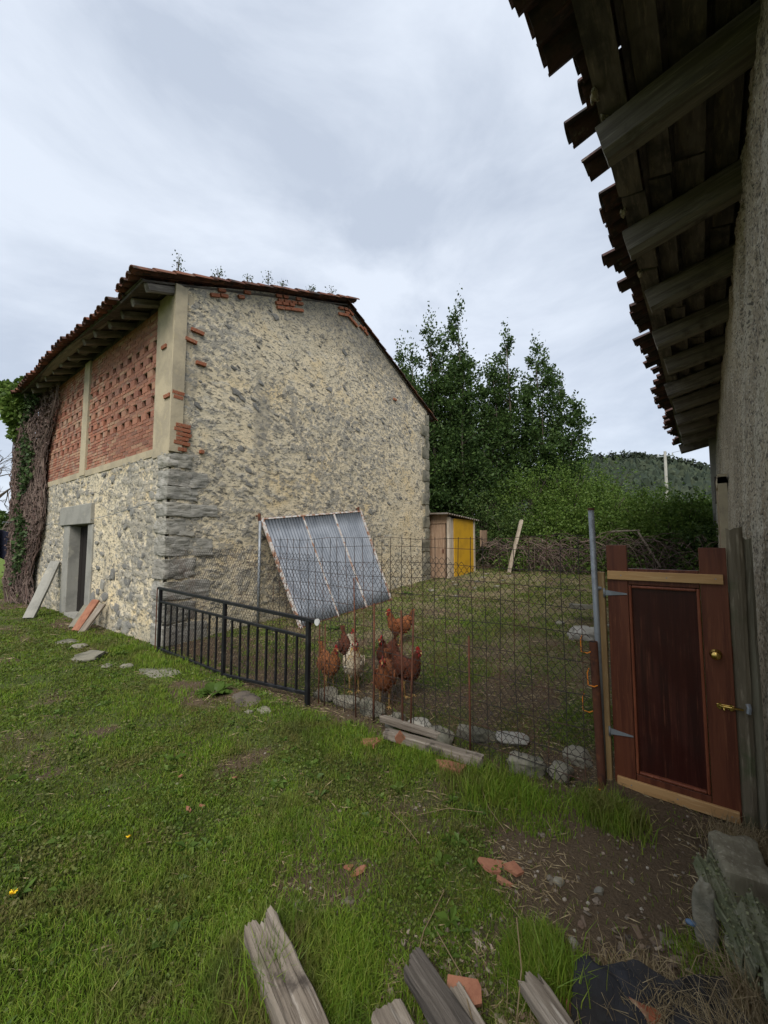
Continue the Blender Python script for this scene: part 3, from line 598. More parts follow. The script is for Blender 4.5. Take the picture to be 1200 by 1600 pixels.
RXS = [.7, 2.0, 3.36, 4.74, 6.1, 7.45, 8.8, 10.1, 11.45, 12.8, 14.2, 15.6, 16.9]
for i, x in enumerate(RXS):
    tip = .5 + random.uniform(-.08, .04); D = .32; w_ = random.uniform(.17, .25); dx_ = random.uniform(-.07, .07)
    plank('rafter', (x + .07 + dx_, tip, hz(tip, D / 2) + random.uniform(-.03, .01)), (x + .07, -1.2, hz(-1.2, D / 2)), w_, D, 'rafter', 600 + i, house, jag=.03, nx=10, rough=.01)
bz = lambda y: hz(y, .32)
seedk = 640
y = .50
for k, (w, gap) in enumerate([(.20, .05), (.17, .02), (.22, .06), (.18, .02), (.2, .03), (.2, .02)]):
    xx = .3
    while xx < 17:
        l = random.choice([1.38, 2.7, 4.1]); x2 = min(xx + l, 17.2); seedk += 1
        o = plank('eave_board', (xx, y - w / 2 + random.uniform(-.015, .015), bz(y - w / 2) + .015), (x2 - .01, y - w / 2 + random.uniform(-.015, .015), bz(y - w / 2) + .018), w, .025, 'eaveboard', seedk, house, roll=math.atan(SL) , jag=.02, nx=8, ny=4)
        xx = x2
    y -= w + gap
# solid roof deck behind, so that no daylight falls through
g = G(); P = [(.2, .30, bz(.30) + .07), (17.2, .30, bz(.30) + .07), (17.2, -3.2, bz(-3.2) + .07), (.2, -3.2, bz(-3.2) + .07)]
P2 = [(.2, -6, bz(-.6) + .07), (17.2, -6, bz(-.6) + .07)]
g.add(P + [(x, y_, z + .03) for x, y_, z in P], [(3, 2, 1, 0), (4, 5, 6, 7), (0, 1, 5, 4), (1, 2, 6, 5), (2, 3, 7, 6), (3, 0, 4, 7)]); g.add([P[3], P[2], P2[1], P2[0]], [(0, 1, 2, 3)]); g.build('roof_deck', 'eaveboard', house)
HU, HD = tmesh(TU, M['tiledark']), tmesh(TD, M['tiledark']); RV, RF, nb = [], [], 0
x = .35; col = 0
while x < 17.1:
    s = random.uniform(-.09, .07) + .05 * math.sin(x * 2.1) + (.10 if random.random() < .12 else 0)
    for r_ in range(5):
        for up in (1, 0):
            y_ = .70 - s - r_ * .33 - (0 if up else .02); xx = x + (0 if up else .115) + random.uniform(-.012, .012)
            zz = bz(y_) + (.13 if up else .11) + random.uniform(0, .02); loc = (xx, y_, zz); rot = (random.uniform(-.08, .08), -math.atan(SL) - .04 + random.uniform(-.05, .05), R(-90) + random.uniform(-.13, .13))
            sc = (1, 1.12, 1.05)
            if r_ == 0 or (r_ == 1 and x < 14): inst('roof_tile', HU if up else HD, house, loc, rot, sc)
            else: a_ = TU if up else TD; RV.append(xf(a_[0], loc, rot, sc)); RF.append(a_[1] + nb); nb += len(a_[0])
    x += .235; col += 1
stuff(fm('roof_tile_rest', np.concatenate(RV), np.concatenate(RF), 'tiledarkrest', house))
# small mortar lumps under the first tiles
for i, (x_, y_) in enumerate([(2.35, .45), (3.2, .50), (3.45, .47), (4.6, .5), (5.8, .48)]):
    rock('mortar_lump', (x_, y_, bz(y_) + .02), (.09, .05, .06), 'roughcast', 700 + i, house, sub=2, rough=1.4)
# boarded opening and frame far along the wall
g = G().box((8.6, WY - .02, 1.45), (.9, .06, 2.1)); g.build('shutter', 'shedwood', house)
for (cx, cz, sx, sz) in ((8.08, 1.45, .14, 2.3), (9.12, 1.45, .14, 2.3), (8.6, 2.57, 1.18, .14)): g = G().box((cx, WY - .03, cz), (sx, .11, sz)); g.build('opening_frame', 'render_ochre', house)
g = G().box((10.6, WY - .03, 2.65), (.5, .09, .5)); g.build('wooden_hatch', 'darkwood', house)
g = G().box((16.4, WY - .12, 2.6), (.35, .2, 5.0)); g.build('corner_pilaster', 'concrete', house)

# ------------------------------------------------------------------ gate
GXp = 3.17
gate = thing('garden_gate', 'red brown panelled wooden gate made from an old door with a brass knob', 'gate', (GXp, .22, .02))
def gb(nm, m, y0, y1, z0, z1, x0, x1, parent=gate, b=.003): return bev(G().box(((x0 + x1) / 2, (y0 + y1) / 2, (z0 + z1) / 2), (x1 - x0, y1 - y0, z1 - z0)).build(nm, m, parent), b, 2)
gb('stile', 'mahogany', .415, .535, .02, 1.585, GXp - .02, GXp + .02); gb('stile', 'mahogany', -.095, .035, .02, 1.57, GXp - .02, GXp + .02)
gb('top_rail', 'mahogany', .037, .413, 1.325, 1.43, GXp - .018, GXp + .018); gb('bottom_rail', 'mahogany', .037, .413, .02, .125, GXp - .018, GXp + .018)
pnl = gb('panel', 'mahpanel', .037, .413, .127, 1.323, GXp - .004, GXp + .008)
for (y0, y1, z0, z1) in ((.395, .412, .13, 1.32), (.038, .055, .13, 1.32), (.056, .394, 1.303, 1.32), (.056, .394, .13, .147)): gb('moulding', 'mould', y0, y1, z0, z1, GXp - .026, GXp + .0, b=.006)
gb('batten', 'pinebatten', -.075, .53, 1.355, 1.412, GXp - .042, GXp - .021); gb('batten', 'pinebatten', -.085, .52, .025, .088, GXp - .042, GXp - .021)
for (y, z) in ((.45, 1.384), (.2, 1.38), (-.04, 1.386), (.44, .057), (.2, .06), (-.05, .056)): G().tube([(GXp - .0435, y, z), (GXp - .041, y, z)], .004, 8).build('screw', 'galv', gate)
kb = G().tube([(GXp - .021, -.02, .945), (GXp - .026, -.02, .945), (GXp - .030, -.02, .945), (GXp - .045, -.02, .945), (GXp - .05, -.02, .945), (GXp - .062, -.02, .945), (GXp - .072, -.02, .945), (GXp - .076, -.02, .945)], [.03, .03, .012, .011, .02, .026, .020, .006], 20).build('door_knob', 'brass', gate, smooth=True)
gb('latch_plate', 'mahogany', -.099, -.094, .9, 1.0, GXp - .01, GXp + .01)
bl = gb('bolt_plate', 'brass', -.09, -.01, .640, .665, GXp - .026, GXp - .0205)
G().tube([(GXp - .033, -.13, .655), (GXp - .033, -.02, .655)], .006, 10).build('bolt_bar', 'brass', bl, smooth=True)
G().tube([(GXp - .033, -.04, .655), (GXp - .055, -.045, .64)], .005, 8).build('bolt_knob', 'brass', bl, smooth=True)
G().box((GXp - .028, -.075, .655), (.016, .012, .034)).box((GXp - .028, -.025, .655), (.016, .012, .034)).build('bolt_guide', 'brass', bl)
for z in (1.262, .355):
    g = G(); x = GXp - .0235; V = [(x, .56, z - .02), (x, .56, z + .02), (x, .50, z + .013), (x, .42, z + .004), (x, .42, z - .004), (x, .50, z - .013)]; V2 = [(x - .004, *v[1:]) for v in V]
    g.add(V + V2, [(0, 1, 2, 3, 4, 5), (11, 10, 9, 8, 7, 6)] + [(i, i + 6, (i + 1) % 6 + 6, (i + 1) % 6) for i in range(6)]); h_ = g.build('strap_hinge', 'galv', gate)
    G().tube([(x - .004, .555, z - .03), (x - .004, .555, z + .03)], .007, 8).build('hinge_pin', 'galv', h_, smooth=True)
tag(bev(G().box((GXp + .0, .575, .69), (.045, .045, 1.42)).build('hinge_post', 'pinepost', org=(GXp, .575, 0)), .004), 'slim light pine post between the gate and the grey metal pole', 'post')
pl = thing('galvanised_pole', 'tall grey galvanised metal pole standing left of the gate', 'pole', (3.13, .61, 0))
G().tube([(3.15, .60, -.05), (3.14, .605, .9), (3.12, .613, 1.83)], .019, 12).build('tube', 'galv', pl, smooth=True)
G().tube([(3.135, .60, 1.29), (3.15, .575, 1.29)], .012, 8).build('clamp', 'galv', pl); G().tube([(3.12, .613, 1.825), (3.12, .613, 1.84)], .0215, 12).build('cap', 'rust', pl)
pr_ = thing('rusty_post', 'short rusty brown metal post in front of the grey pole by the gate', 'post', (3.05, .61, 0))
G().tube([(3.08, .60, -.05), (3.05, .615, .945)], .026, 12, cap=False).build('tube', 'rust', pr_, smooth=True); G().tube([(3.08, .60, -.05), (3.0502, .615, .942)], .021, 12).build('hollow_shade_plug', 'inside_shade', pr_, smooth=True)  # near-black plug just under the rim paints the shade of the hollow
for i, (y, z) in enumerate([(.66, .93), (.625, .72), (.66, .55), (.61, .08)]):
    g = G().tube([(3.03, y - .03, z - .05), (3.02, y - .012, z - .06), (3.02, y + .025, z - .055), (3.03, y + .03, z + .02), (3.035, y + .02, z + .05)][(0 if i != 3 else 1):(5 if i != 3 else 3)], .0035, 6)
    tag(g.build('wire_tie', 'orange', org=(3.03, y, z)), ['orange wire tie at the top of the rusty post', 'small orange wire tie halfway down the rusty post', 'orange hooked wire tie on the netting beside the rusty post', 'orange wire tie near the foot of the rusty post'][i], 'tie', 'orange ties at the rusty post')
def post(nm, m, y0, z0, y1, z1, w, t_, x, lab, seed):
    V, F = plankV(math.hypot(z1 - z0, y1 - y0), w, t_, seed, nx=18, ny=5, jag=.03, rough=.006)
    V = np.stack([V[:, 2], V[:, 1], V[:, 0]], 1); F = F[:, ::-1]; a_ = math.atan2(y1 - y0, z1 - z0)
    return tag(fm(nm, xf(V, (x, y0, z0), (-a_, 0, 0)), F, m, org=(x, y0, 0)), lab, 'post')
post('gate_post', 'mossypost', -.125, -.05, -.138, 1.70, .075, .075, 3.19, 'weathered mossy wooden gate post that the brass bolt reaches', 801)
post('gate_post', 'greypost', -.185, -.05, -.19, 1.64, .05, .07, 3.22, 'narrow greenish grey board between the gate post and rough wall', 802)
tag(G().tube([(3.15, -.15, .69), (3.14, -.155, .67), (3.14, -.15, .64)], .012, 8).build('padlock_staple', 'galv', org=(3.15, -.15, .66)), 'bright metal staple on the mossy gate post beside the bolt', 'staple')

# ------------------------------------------------------------------ black railing
rl = thing('metal_railing', 'low black painted metal railing with upright bars in front of the barn corner', 'railing', (2.8, 4.7, 0))
def rz(y): return .835 + (y - 3.1) / 3.3 * .09
def bar(nm, y0, z0, y1, z1, w, m='blackpaint'):
    d = Vector((0, y1 - y0, z1 - z0)); bev(G().box((2.8, (y0 + y1) / 2, (z0 + z1) / 2), (w, d.length, w), rot=(math.atan2(d.z, d.y), 0, 0)).build(nm, m, rl), .003)
bar('top_rail', 3.02, rz(3.0) - .0, 6.46, rz(6.46), .036); bar('middle_rail', 3.14, rz(3.1) - .17, 6.4, rz(6.4) - .19, .03)
bar('bottom_rail', 3.14, .125, 4.62, .02, .032); bar('bottom_rail', 4.65, .03, 6.4, .06, .032)
for y, b in ((6.38, -.1), (4.65, -.06), (3.14, -.1)): bev(G().box((2.8, y, (rz(y) + b) / 2), (.042, .042, rz(y) - b)).build('railing_post', 'blackpaint', rl), .003)
ys = list(np.linspace(4.65, 6.38, 11)[1:-1]) + list(np.linspace(3.14, 4.65, 10)[1:-1])
bmz = gone(bev(G().box((0, 0, 0), (.02, .02, 1)).build('baluster', 'blackpaint'), .002)); bmz.name = 'baluster'
for y in ys:
    zb = .03 + (4.62 - y) * .064 if y < 4.65 else .05; zt = rz(y) - .18; inst('baluster', bmz, rl, (2.8 + random.uniform(-.002, .002), y, (zb + zt) / 2), (random.uniform(-.006, .006), 0, 0), (1, 1, zt - zb))
G().tube([(2.79, 2.995, rz(3)), (2.775, 2.995, rz(3))], .033, 16).build('end_disc', 'whitish', rl)
tag(G().tube([(2.79, 6.47, -.1), (2.79, 6.475, .93)], .008, 6).build('thin_rod', 'rust', org=(2.79, 6.47, 0)), 'thin rusty rod tied to the barn end of the black railing', 'rod')

# ------------------------------------------------------------------ wire fence
FX = 2.93
fence = thing('wire_fence', 'rusty wire mesh fence with chicken netting round the hen yard', 'fence', (FX, 3.5, 0))
def wiremesh(segs, r):
    """segs: (n,2,3) straight wires as three-sided prisms"""
    P = np.asarray(segs, float); d = unit(P[:, 1] - P[:, 0]); a_ = unit(np.cross(d, np.array([1.0, .02, .03]))); b_ = np.cross(d, a_); V = []
    for e_ in (0, 1):
        for k in range(3):
            t_ = 2 * np.pi * k / 3; V.append(P[:, e_] + (a_ * math.cos(t_) + b_ * math.sin(t_)) * r)
    V = np.stack(V, 1).reshape(-1, 3); i = np.arange(len(P))[:, None] * 6
    return V, np.concatenate([i + np.array([[k, (k + 1) % 3, 3 + (k + 1) % 3, 3 + k]]) for k in range(3)])
def fxo(y, z, s): return FX + .03 * (fbm(y, z, 1.3, s, 2) - .5) * 2
def hexnet(y0, y1, top, p, q_, x_off, s, r):
    ny = int((y1 - y0) / p); nz_ = int(2.0 / q_); sg = []
    I, J = np.meshgrid(np.arange(ny), np.arange(nz_), indexing='ij'); I = I.ravel(); J = J.ravel()
    def pt(i, j, k):
        y = y0 + (i + .5 * (j % 2)) * p + k * 0; z = -.02 + j * q_ ; w = .012 * (vn(y, z, 3, s) - .5) * 2
        return np.stack([fxo(y, z, s) + x_off, y + w, z + w], 1)
    for sgn in (0, 1):
        J2 = J + 1; I2 = I + (sgn - 1) + (J % 2); A_, B_ = pt(I, J, 0), pt(I2, J2, 0)
        A2 = A_ * .86 + B_ * .14; A2[:, 1] = A_[:, 1]; B2 = B_ * .86 + A_ * .14; B2[:, 1] = B_[:, 1]
        keep = (B_[:, 2] < top(B_[:, 1])) & (B_[:, 1] > y0) & (B_[:, 1] < y1)
        sg.append(np.stack([A2[keep], B2[keep]], 1))
        if sgn == 0: sg.append(np.stack([(A_ - [0, 0, q_ * .14])[keep], (A_ + [0, 0, q_ * .14])[keep]], 1))
    return np.concatenate(sg)
V, F = wiremesh(hexnet(.62, 4.1, lambda y: 1.47 + .05 * np.sin(y * 4) , .052, .036, .015, 5, 0), .0021)
stuff(fm('chicken_netting', V, F, 'wire', fence))
V, F = wiremesh(hexnet(4.1, 6.5, lambda y: 1.53 + .03 * np.sin(y * 3), .052, .036, .015, 6, 0), .0021)
stuff(fm('chicken_netting', V, F, 'wire', fence))
for k, z in enumerate([1.64, 1.56, 1.42, 1.30, 1.17, 1.0, .82, .62, .42, .24, .1]):
    pts = [(float(fxo(np.array(y), np.array(z), 9)), y, z + .012 * math.sin(y * 3 + k) + (.0 if k else .006 * math.sin(y * 9))) for y in np.linspace(.62, 3.85, 24)]
    G().tube(pts, .0028, 4, cap=False).build('horizontal_wire', 'wire', fence)
for k, y in enumerate(np.linspace(.66, 3.85, 30)):
    pts = [(float(fxo(np.array(y), np.array(z), 9)) - .002, y + .006 * math.sin(z * 5 + k) + .012 * (z - .8) * math.sin(k * 2.3), z) for z in np.linspace(-.04, 1.645, 9)]
    G().tube(pts, .0028, 4, cap=False).build('vertical_wire', 'wire', fence)
for (y, zt, lean, r_) in [(3.10, .78, 0, .007), (3.02, .79, 0, .006), (2.62, 1.27, .02, .006), (2.39, 1.05, 0, .008), (2.08, 1.02, .01, .008), (1.98, 1.03, -.02, .008), (1.455, .89, 0, .008)]:
    G().tube([(FX - .02, y - lean, -.12), (FX - .015, y + lean, zt)], r_, 8).build('stake', 'rust', fence, smooth=True)
# lean-to of corrugated sheets
lt = thing('corrugated_lean_to', 'grey corrugated metal sheets on a rusty frame leaning against the barn', 'lean-to', (6, 6.0, .2))
TLc, TRc, BRc, BLc = Vector((4.6, 6.50, 2.02)), Vector((7.37, 6.50, 2.33)), Vector((7.42, 5.62, .30)), Vector((4.72, 5.5, .13))
nrm = ((TRc - TLc).cross(BLc - TLc)).normalized(); nrm = nrm if nrm.y < 0 else -nrm
def bil(u_, v_): return (TLc * (1 - u_) + TRc * u_) * (1 - v_) + (BLc * (1 - u_) + BRc * u_) * v_
for (ua, ub) in ((.012, .345), (.355, .665), (.675, .99)):
    nu, nv = 90, 8; V = []
    for sd_ in (0, 1):
        for i in range(nu):
            for j in range(nv):
                u_ = ua + (ub - ua) * i / (nu - 1); V.append(bil(u_, .01 + .98 * j / (nv - 1)) + nrm * (.035 + .011 * math.sin(u_ * 2.85 / .075 * 2 * math.pi) - sd_ * .002 + .006 * math.sin(u_ * 9 + j)))
    ix = np.arange(nu * nv).reshape(nu, nv); F1 = np.stack([ix[:-1, :-1], ix[1:, :-1], ix[1:, 1:], ix[:-1, 1:]], -1).reshape(-1, 4)
    e_ = []
    for i in range(nu - 1): e_ += [(ix[i, 0], ix[i + 1, 0], ix[i + 1, 0] + nu * nv, ix[i, 0] + nu * nv), (ix[i, -1], ix[i + 1, -1], ix[i + 1, -1] + nu * nv, ix[i, -1] + nu * nv)]
    fm('corrugated_sheet', [tuple(v) for v in V], np.concatenate([F1, F1[:, ::-1] + nu * nv, np.array(e_)]), 'sheet', lt, smooth=True)
def frame(nm, a_, b_, w, t_, m): 
    d = (b_ - a_); x_ = d.normalized(); y_ = nrm.cross(x_).normalized(); mt = Matrix((x_, y_, nrm)).transposed(); bev(G().box((a_ + b_) / 2, (d.length, w, t_), rot=mt).build(nm, m, lt), .003)
frame('frame_bar', bil(0, 0) + nrm * .03, bil(0, 1) + nrm * .03, .05, .05, 'rustywhite'); frame('frame_bar', bil(1, 0) + nrm * .03, bil(1, 1) + nrm * .03, .04, .05, 'rustywhite')
frame('frame_bar', bil(-.01, 0) + nrm * .03, bil(1.01, 0) + nrm * .03, .035, .05, 'rustywhite'); frame('frame_bar', bil(-.01, 1) + nrm * .01, bil(1.01, 1) + nrm * .01, .06, .07, 'rust')
frame('cover_strip', bil(.35, .0) + nrm * .047, bil(.35, 1) + nrm * .047, .035, .008, 'rustywhite'); frame('cover_strip', bil(.67, .0) + nrm * .047, bil(.67, 1) + nrm * .047, .05, .008, 'rustywhite')
for p in ((4.56, 6.5, 2.06), (7.35, 6.52, 2.38)): 
    G().tube([Vector(p) - Vector((0, 0, .06)), Vector(p) + Vector((0, 0, .08))], .028, 10).build('rusty_socket', 'rust', lt); G().tube([Vector(p) + Vector((0, .0, .04)), Vector(p) + Vector((.0, .13, .04))], .015, 8).build('bracket', 'rust', lt)
G().tube([(4.55, 6.46, .05), (4.55, 6.46, 2.0)], .026, 12).build('prop_tube', 'galv', lt, smooth=True)

# ------------------------------------------------------------------ yellow shed
sh = thing('yellow_shed', 'small yellow shed with corrugated roof and brown door behind the barn', 'shed', (11.7, 6.6, .55))
SX0, SX1, SY0, SY1, SZ = 10.88, 12.55, 6.05, 7.3, .4
bev(G().box(((SX0 + .35 + SX1) / 2, SY0, 1.42), (SX1 - SX0 - .3, .05, 1.85)).build('yellow_panel', 'yellow', sh), .004)
for x in (SX0 + .02, SX1): G().box((x, SY0, 1.4), (.09, .09, 1.95), jit=.004).build('corner_post', 'palewood', sh)
G().box((SX0 + .22, SY0 + .02, 1.4), (.32, .04, 1.9), jit=.004).build('side_board', 'palewood', sh)
dd = G().box((SX0, 6.42, 1.35), (.04, .55, 1.62)).build('shed_door', 'shedwood', sh); G().box((SX0, 6.42, 2.33), (.035, .7, .3)).build('lintel_board', 'shedwood', sh)
G().box((SX0 - .03, 6.22, 1.35), (.03, .04, .12)).build('door_handle', 'rust', dd)
G().box((SX1, 6.7, 1.4), (.05, 1.2, 1.9)).box(((SX0 + SX1) / 2, SY1, 1.4), (1.6, .05, 1.9)).build('rear_wall', 'shedwood', sh)
nu = 60; V = []; 
for sd_ in (0, 1):
    for i in range(nu):
        for j in range(2):
            x = SX0 - .25 + (SX1 - SX0 + .55) * i / (nu - 1); y = SY0 - .12 + 1.4 * j; V.append((x, y, 2.46 + .012 * math.sin(x * 2 * math.pi / .15) * 1.8 - sd_ * .012 - .10 * (x - SX0) / 1.7 + .04 * j))
ix = np.arange(nu * 2).reshape(nu, 2); F1 = np.stack([ix[:-1, 0], ix[1:, 0], ix[1:, 1], ix[:-1, 1]], -1); e_ = np.concatenate([np.stack([ix[:-1, k], ix[1:, k], ix[1:, k] + nu * 2, ix[:-1, k] + nu * 2], -1) for k in (0, 1)])
fm('roof_sheet', V, np.concatenate([F1, F1[:, ::-1] + nu * 2, e_]), 'fibre', sh, smooth=True)
tag(G().box((13.25, 6.0, 1.75), (.5, .05, .55), jit=.01).build('brown_board', 'shedwood', org=(13.25, 6.0, .8)), 'brown board in the bushes just right of the yellow shed', 'board')
plank('leaning_plank', (12.7, 4.93, .62), (13.1, 4.62, 2.35), .16, .05, 'palewood', 820)
tag(bpy.data.objects['leaning_plank'], 'pale plank leaning upright against the bushes right of the yellow shed', 'plank')
# ------------------------------------------------------------------ hens
def hen(name, label, x, y, face, mt, sc=1.0, neck=None, up=0., group='chickens in the wire yard', cock=False, cat='hen'):
    sc *= 1.12; z = g1(x, y); t = thing(name, label, cat, (x, y, z), group, rotz=0)
    hd = np.array([0, 0, .0]); sp = [(-.19, .335, .012, .016), (-.155, .30, .040, .05), (-.10, .25, .070, .082), (-.04, .215, .084, .098), (.03, .215, .082, .10), (.08, .25, .066, .078), (.105, .30 + up * .3, .042, .048), (.115, .345 + up * .7, .030, .033), (.125, .385 + up, .025, .026), (.145, .398 + up, .023, .024), (.165, .395 + up, .014, .016), (.175, .392 + up, .004, .004)]
    P = np.array([(a_, b_) for a_, b_, *_ in sp]); n = 18; V = []
    for i, (a_, b_, rw, rh) in enumerate(sp):
        d = P[min(i + 1, len(sp) - 1)] - P[max(i - 1, 0)]; d = d / np.hypot(*d); nn = np.array([-d[1], d[0]])
        for k in range(n):
            th = 2 * np.pi * k / n; V.append((a_ + nn[0] * math.sin(th) * rh, math.cos(th) * rw, b_ + nn[1] * math.sin(th) * rh))
    V = np.array(V); m_ = len(sp); F = np.array([(i * n + k, i * n + (k + 1) % n, (i + 1) * n + (k + 1) % n, (i + 1) * n + k) for i in range(m_ - 1) for k in range(n)])
    cap = np.array([tuple(range(n - 1, -1, -1)), tuple((m_ - 1) * n + k for k in range(n))])
    T = lambda A_: xf(np.asarray(A_) * sc, (x, y, z), (0, 0, R(face)))
    base = mt; body = fm('body', T(V), (F, cap), M[base], t, smooth=True)
    sub = body.modifiers.new('sub', 'SUBSURF'); sub.levels = sub.render_levels = 1
    # feathers lying on the body
    fi = rng.integers(0, len(F), 900); w4 = rng.dirichlet(np.ones(4), 900); Q = (V[F[fi]] * w4[:, :, None]).sum(1); ctr = np.array([np.interp(Q[:, 0], [-.2, .0, .1, .2], [0, 0, 0, 0]), Q[:, 1] * 0, Q[:, 2]]).T
    neckm = Q[:, 2] > .285 ; headm = Q[:, 2] > .375 + up
    d = np.where((neckm & (Q[:, 0] > 0))[:, None], np.array([-.25, 0, -1.]), np.array([-1., 0, -.25])) + rng.normal(size=(900, 3)) * .22; d[:, 1] += Q[:, 1] * 3
    lv, lf = leaves(Q - d * .004, np.where(neckm, .022, .036), asp=.32, dirs=unit(d), dw=.93, droop=.0)
    keep = ~headm; nm_ = (neckm & (Q[:, 0] > 0)) & keep; bm_ = keep & ~nm_
    sel = lambda mk: (lv.reshape(-1, 4, 3)[mk].reshape(-1, 3), np.arange(mk.sum() * 4).reshape(-1, 4))
    a_, b_ = sel(bm_); stuff(fm('plumage', T(a_), b_, M[mt], t))
    if nm_.any(): a_, b_ = sel(nm_); stuff(fm('neck_feathers', T(a_), b_, M[neck or mt], t))
    # wings
    for s_ in (-1, 1):
        IV, IF = ICO[2]; wv = IV * np.array([.095, .014, .055]); wv[:, 2] -= (wv[:, 0] / .095) * -.018; wv = wv + np.array([-.03, s_ * .083, .235]); fm('wing', T(wv), IF, M[mt], t, smooth=True)
    # tail feathers
    for k in range(5 if not cock else 8):
        a0 = (k - 2) * .22 if not cock else (k - 3.5) * .18; g_ = G(); ln = .11 if not cock else .19
        pts = [(-.15 - j / 4 * ln * .75, math.sin(a0) * j / 4 * ln * .5, .31 + (j / 4) * ln * (.85 if not cock else 1.0) - (.0 if not cock else .10 * (j / 4) ** 3)) for j in range(5)]
        for j in range(5):
            wd = .017 * (1 - (j / 4) ** 3 * .8); px_, py_, pz_ = pts[j]; g_.V += [(px_ - .3 * wd, py_ - .004, pz_ - wd), (px_ + .3 * wd, py_ + .004, pz_ + wd), (px_, py_ + .006, pz_)]
        for j in range(4): b0 = j * 3; g_.F += [(b0, b0 + 1, b0 + 4, b0 + 3), (b0 + 1, b0 + 2, b0 + 5, b0 + 4), (b0 + 2, b0, b0 + 3, b0 + 5)]
        fm('tail_feather', T(g_.V), np.array(g_.F), M[mt if not cock else 'cream'], t)
    # comb: a serrated crest with thickness
    cs = 1.5 if cock else 1.0; prof = [(.118, .405), (.112, .425), (.124, .422), (.126, .44), (.137, .424), (.143, .442), (.150, .422), (.160, .43), (.163, .408)]
    prof = [((a_ - .14) * cs + .14, (b_ - .405) * cs + .405 + up) for a_, b_ in prof]; cv = [(a_, -.004, b_) for a_, b_ in prof] + [(a_, .004, b_) for a_, b_ in prof]; k_ = len(prof)
    cf = [(i, i + 1, i + 1 + k_, i + k_) for i in range(k_ - 1)] + [(k_ - 1, 0, k_, 2 * k_ - 1)]
    tr = [(0, i, i + 1) for i in range(1, k_ - 1)] + [(k_, k_ + i + 1, k_ + i) for i in range(1, k_ - 1)]
    fm('comb', T(cv), (np.array(cf), np.array(tr)), 'comb', t)
    IV, IF = ICO[1]
    for s_ in (-1, 1):
        fm('wattle', T(IV * np.array([.009, .005, .017 * cs]) + np.array([.158, s_ * .009, .372 + up])), IF, 'comb', t, smooth=True)
        fm('face_patch', T(IV * np.array([.014, .006, .013]) + np.array([.150, s_ * .0185, .398 + up])), IF, 'comb', t, smooth=True)
        fm('eye', T(IV * .0045 + np.array([.153, s_ * .024, .401 + up])), IF, 'eye', t, smooth=True)
    bk = G().tube([(.166, 0, .394 + up), (.182, 0, .391 + up), (.192, 0, .384 + up)], [.009, .006, .001], 8); bk.V = [tuple(v) for v in T(bk.V)]; bk.build('beak', 'beak', t, smooth=True)
    for s_ in (-1, 1):
        lg = G().tube([(.01, s_ * .035, .17), (-.005, s_ * .036, .10), (.012, s_ * .037, .012)], [.026, .009, .006], 8)
        for ax_, ay_ in ((.05, 0), (.042, .022), (.042, -.022), (-.025, 0)): lg.tube([(.012, s_ * .037, .012), (.012 + ax_, s_ * .037 + ay_, .004)], [.0055, .003], 6)
        lg.V = [tuple(v) for v in T(lg.V)]; lg.build('leg', 'beak', t, smooth=True)
    return t
hen('hen', 'rusty brown hen facing out, nearest the stones, in front centre', 3.17, 2.47, 212, 'hen', 1.05)
hen('hen', 'golden brown hen beside the end post of the black railing', 3.20, 3.24, 250, 'hengold', 1.0)
hen('rooster', 'cream white rooster with golden neck and tall pale tail between the hens', 3.30, 2.98, 225, 'cream', 1.12, neck='goldneck', up=.02, cock=True, cat='rooster')
hen('hen', 'dark chestnut hen standing upright behind the front hen', 3.72, 2.86, 195, 'hendark', 1.06)
hen('hen', 'plump dark red hen turned sideways, rightmost of the flock', 3.48, 2.42, 255, 'hendark', 1.05)
hen('hen', 'brown hen furthest back in the yard near the long stake', 4.80, 3.49, 160, 'hen', 1.05)
hen('hen', 'dark red hen peeking out behind the cream rooster', 3.72, 3.45, 240, 'hendark', 1.05)

# ------------------------------------------------------------------ loose stones, planks, shards
def put_rock(name, x, y, d, label, seed, m='palestone', cat='stone', group=None, rz_=0, zf=.18, sub=3, tilt=0):
    o = rock(name, (x, y, g1(x, y) + d[2] * zf), d, m, seed, rot=(tilt, 0, rz_), sub=sub, rough=.5); return tag(o, label, cat, group)
ES = [(3.07, 3.13, (.34, .42, .16), 'grey flat stone at the foot of the railing end post, first of the edging'), (3.05, 2.84, (.26, .40, .18), 'tan rough edging stone between the railing and the round white stone'), (3.05, 2.52, (.30, .42, .24), 'round pale grey edging stone directly below the front hen'), (2.98, 2.20, (.22, .26, .24), 'upright pointed pale edging stone right of the front hen'), (3.0, 1.95, (.26, .30, .22), 'dark lichened edging stone behind the tall pair of stakes'),
      (2.96, 1.74, (.26, .36, .2), 'jagged grey edging stone between the paired stakes and the longer plank'), (3.13, 1.5, (.3, .46, .17), 'long tan sloping edging stone beside the single stake'), (3.2, 1.24, (.3, .36, .12), 'low flat brown stone right of the single stake'), (2.98, 1.06, (.3, .34, .2), 'pale topped dark edging block in the middle of the right mesh'), (3.04, .86, (.26, .24, .16), 'light grey edging stone near the rusty post'), (3.26, .78, (.3, .3, .14), 'flat pale stone just inside the mesh by the rusty post')]
for i, (x, y, d, l) in enumerate(ES): put_rock('edging_stone', x, y, (d[0] * .62, d[1] * .72, d[2] * .72), l, 900 + i, rz_=random.uniform(-.3, .3), zf=.22, group='stones edging the hen yard', m='palestone' if i not in (4, 7) else 'quoin')
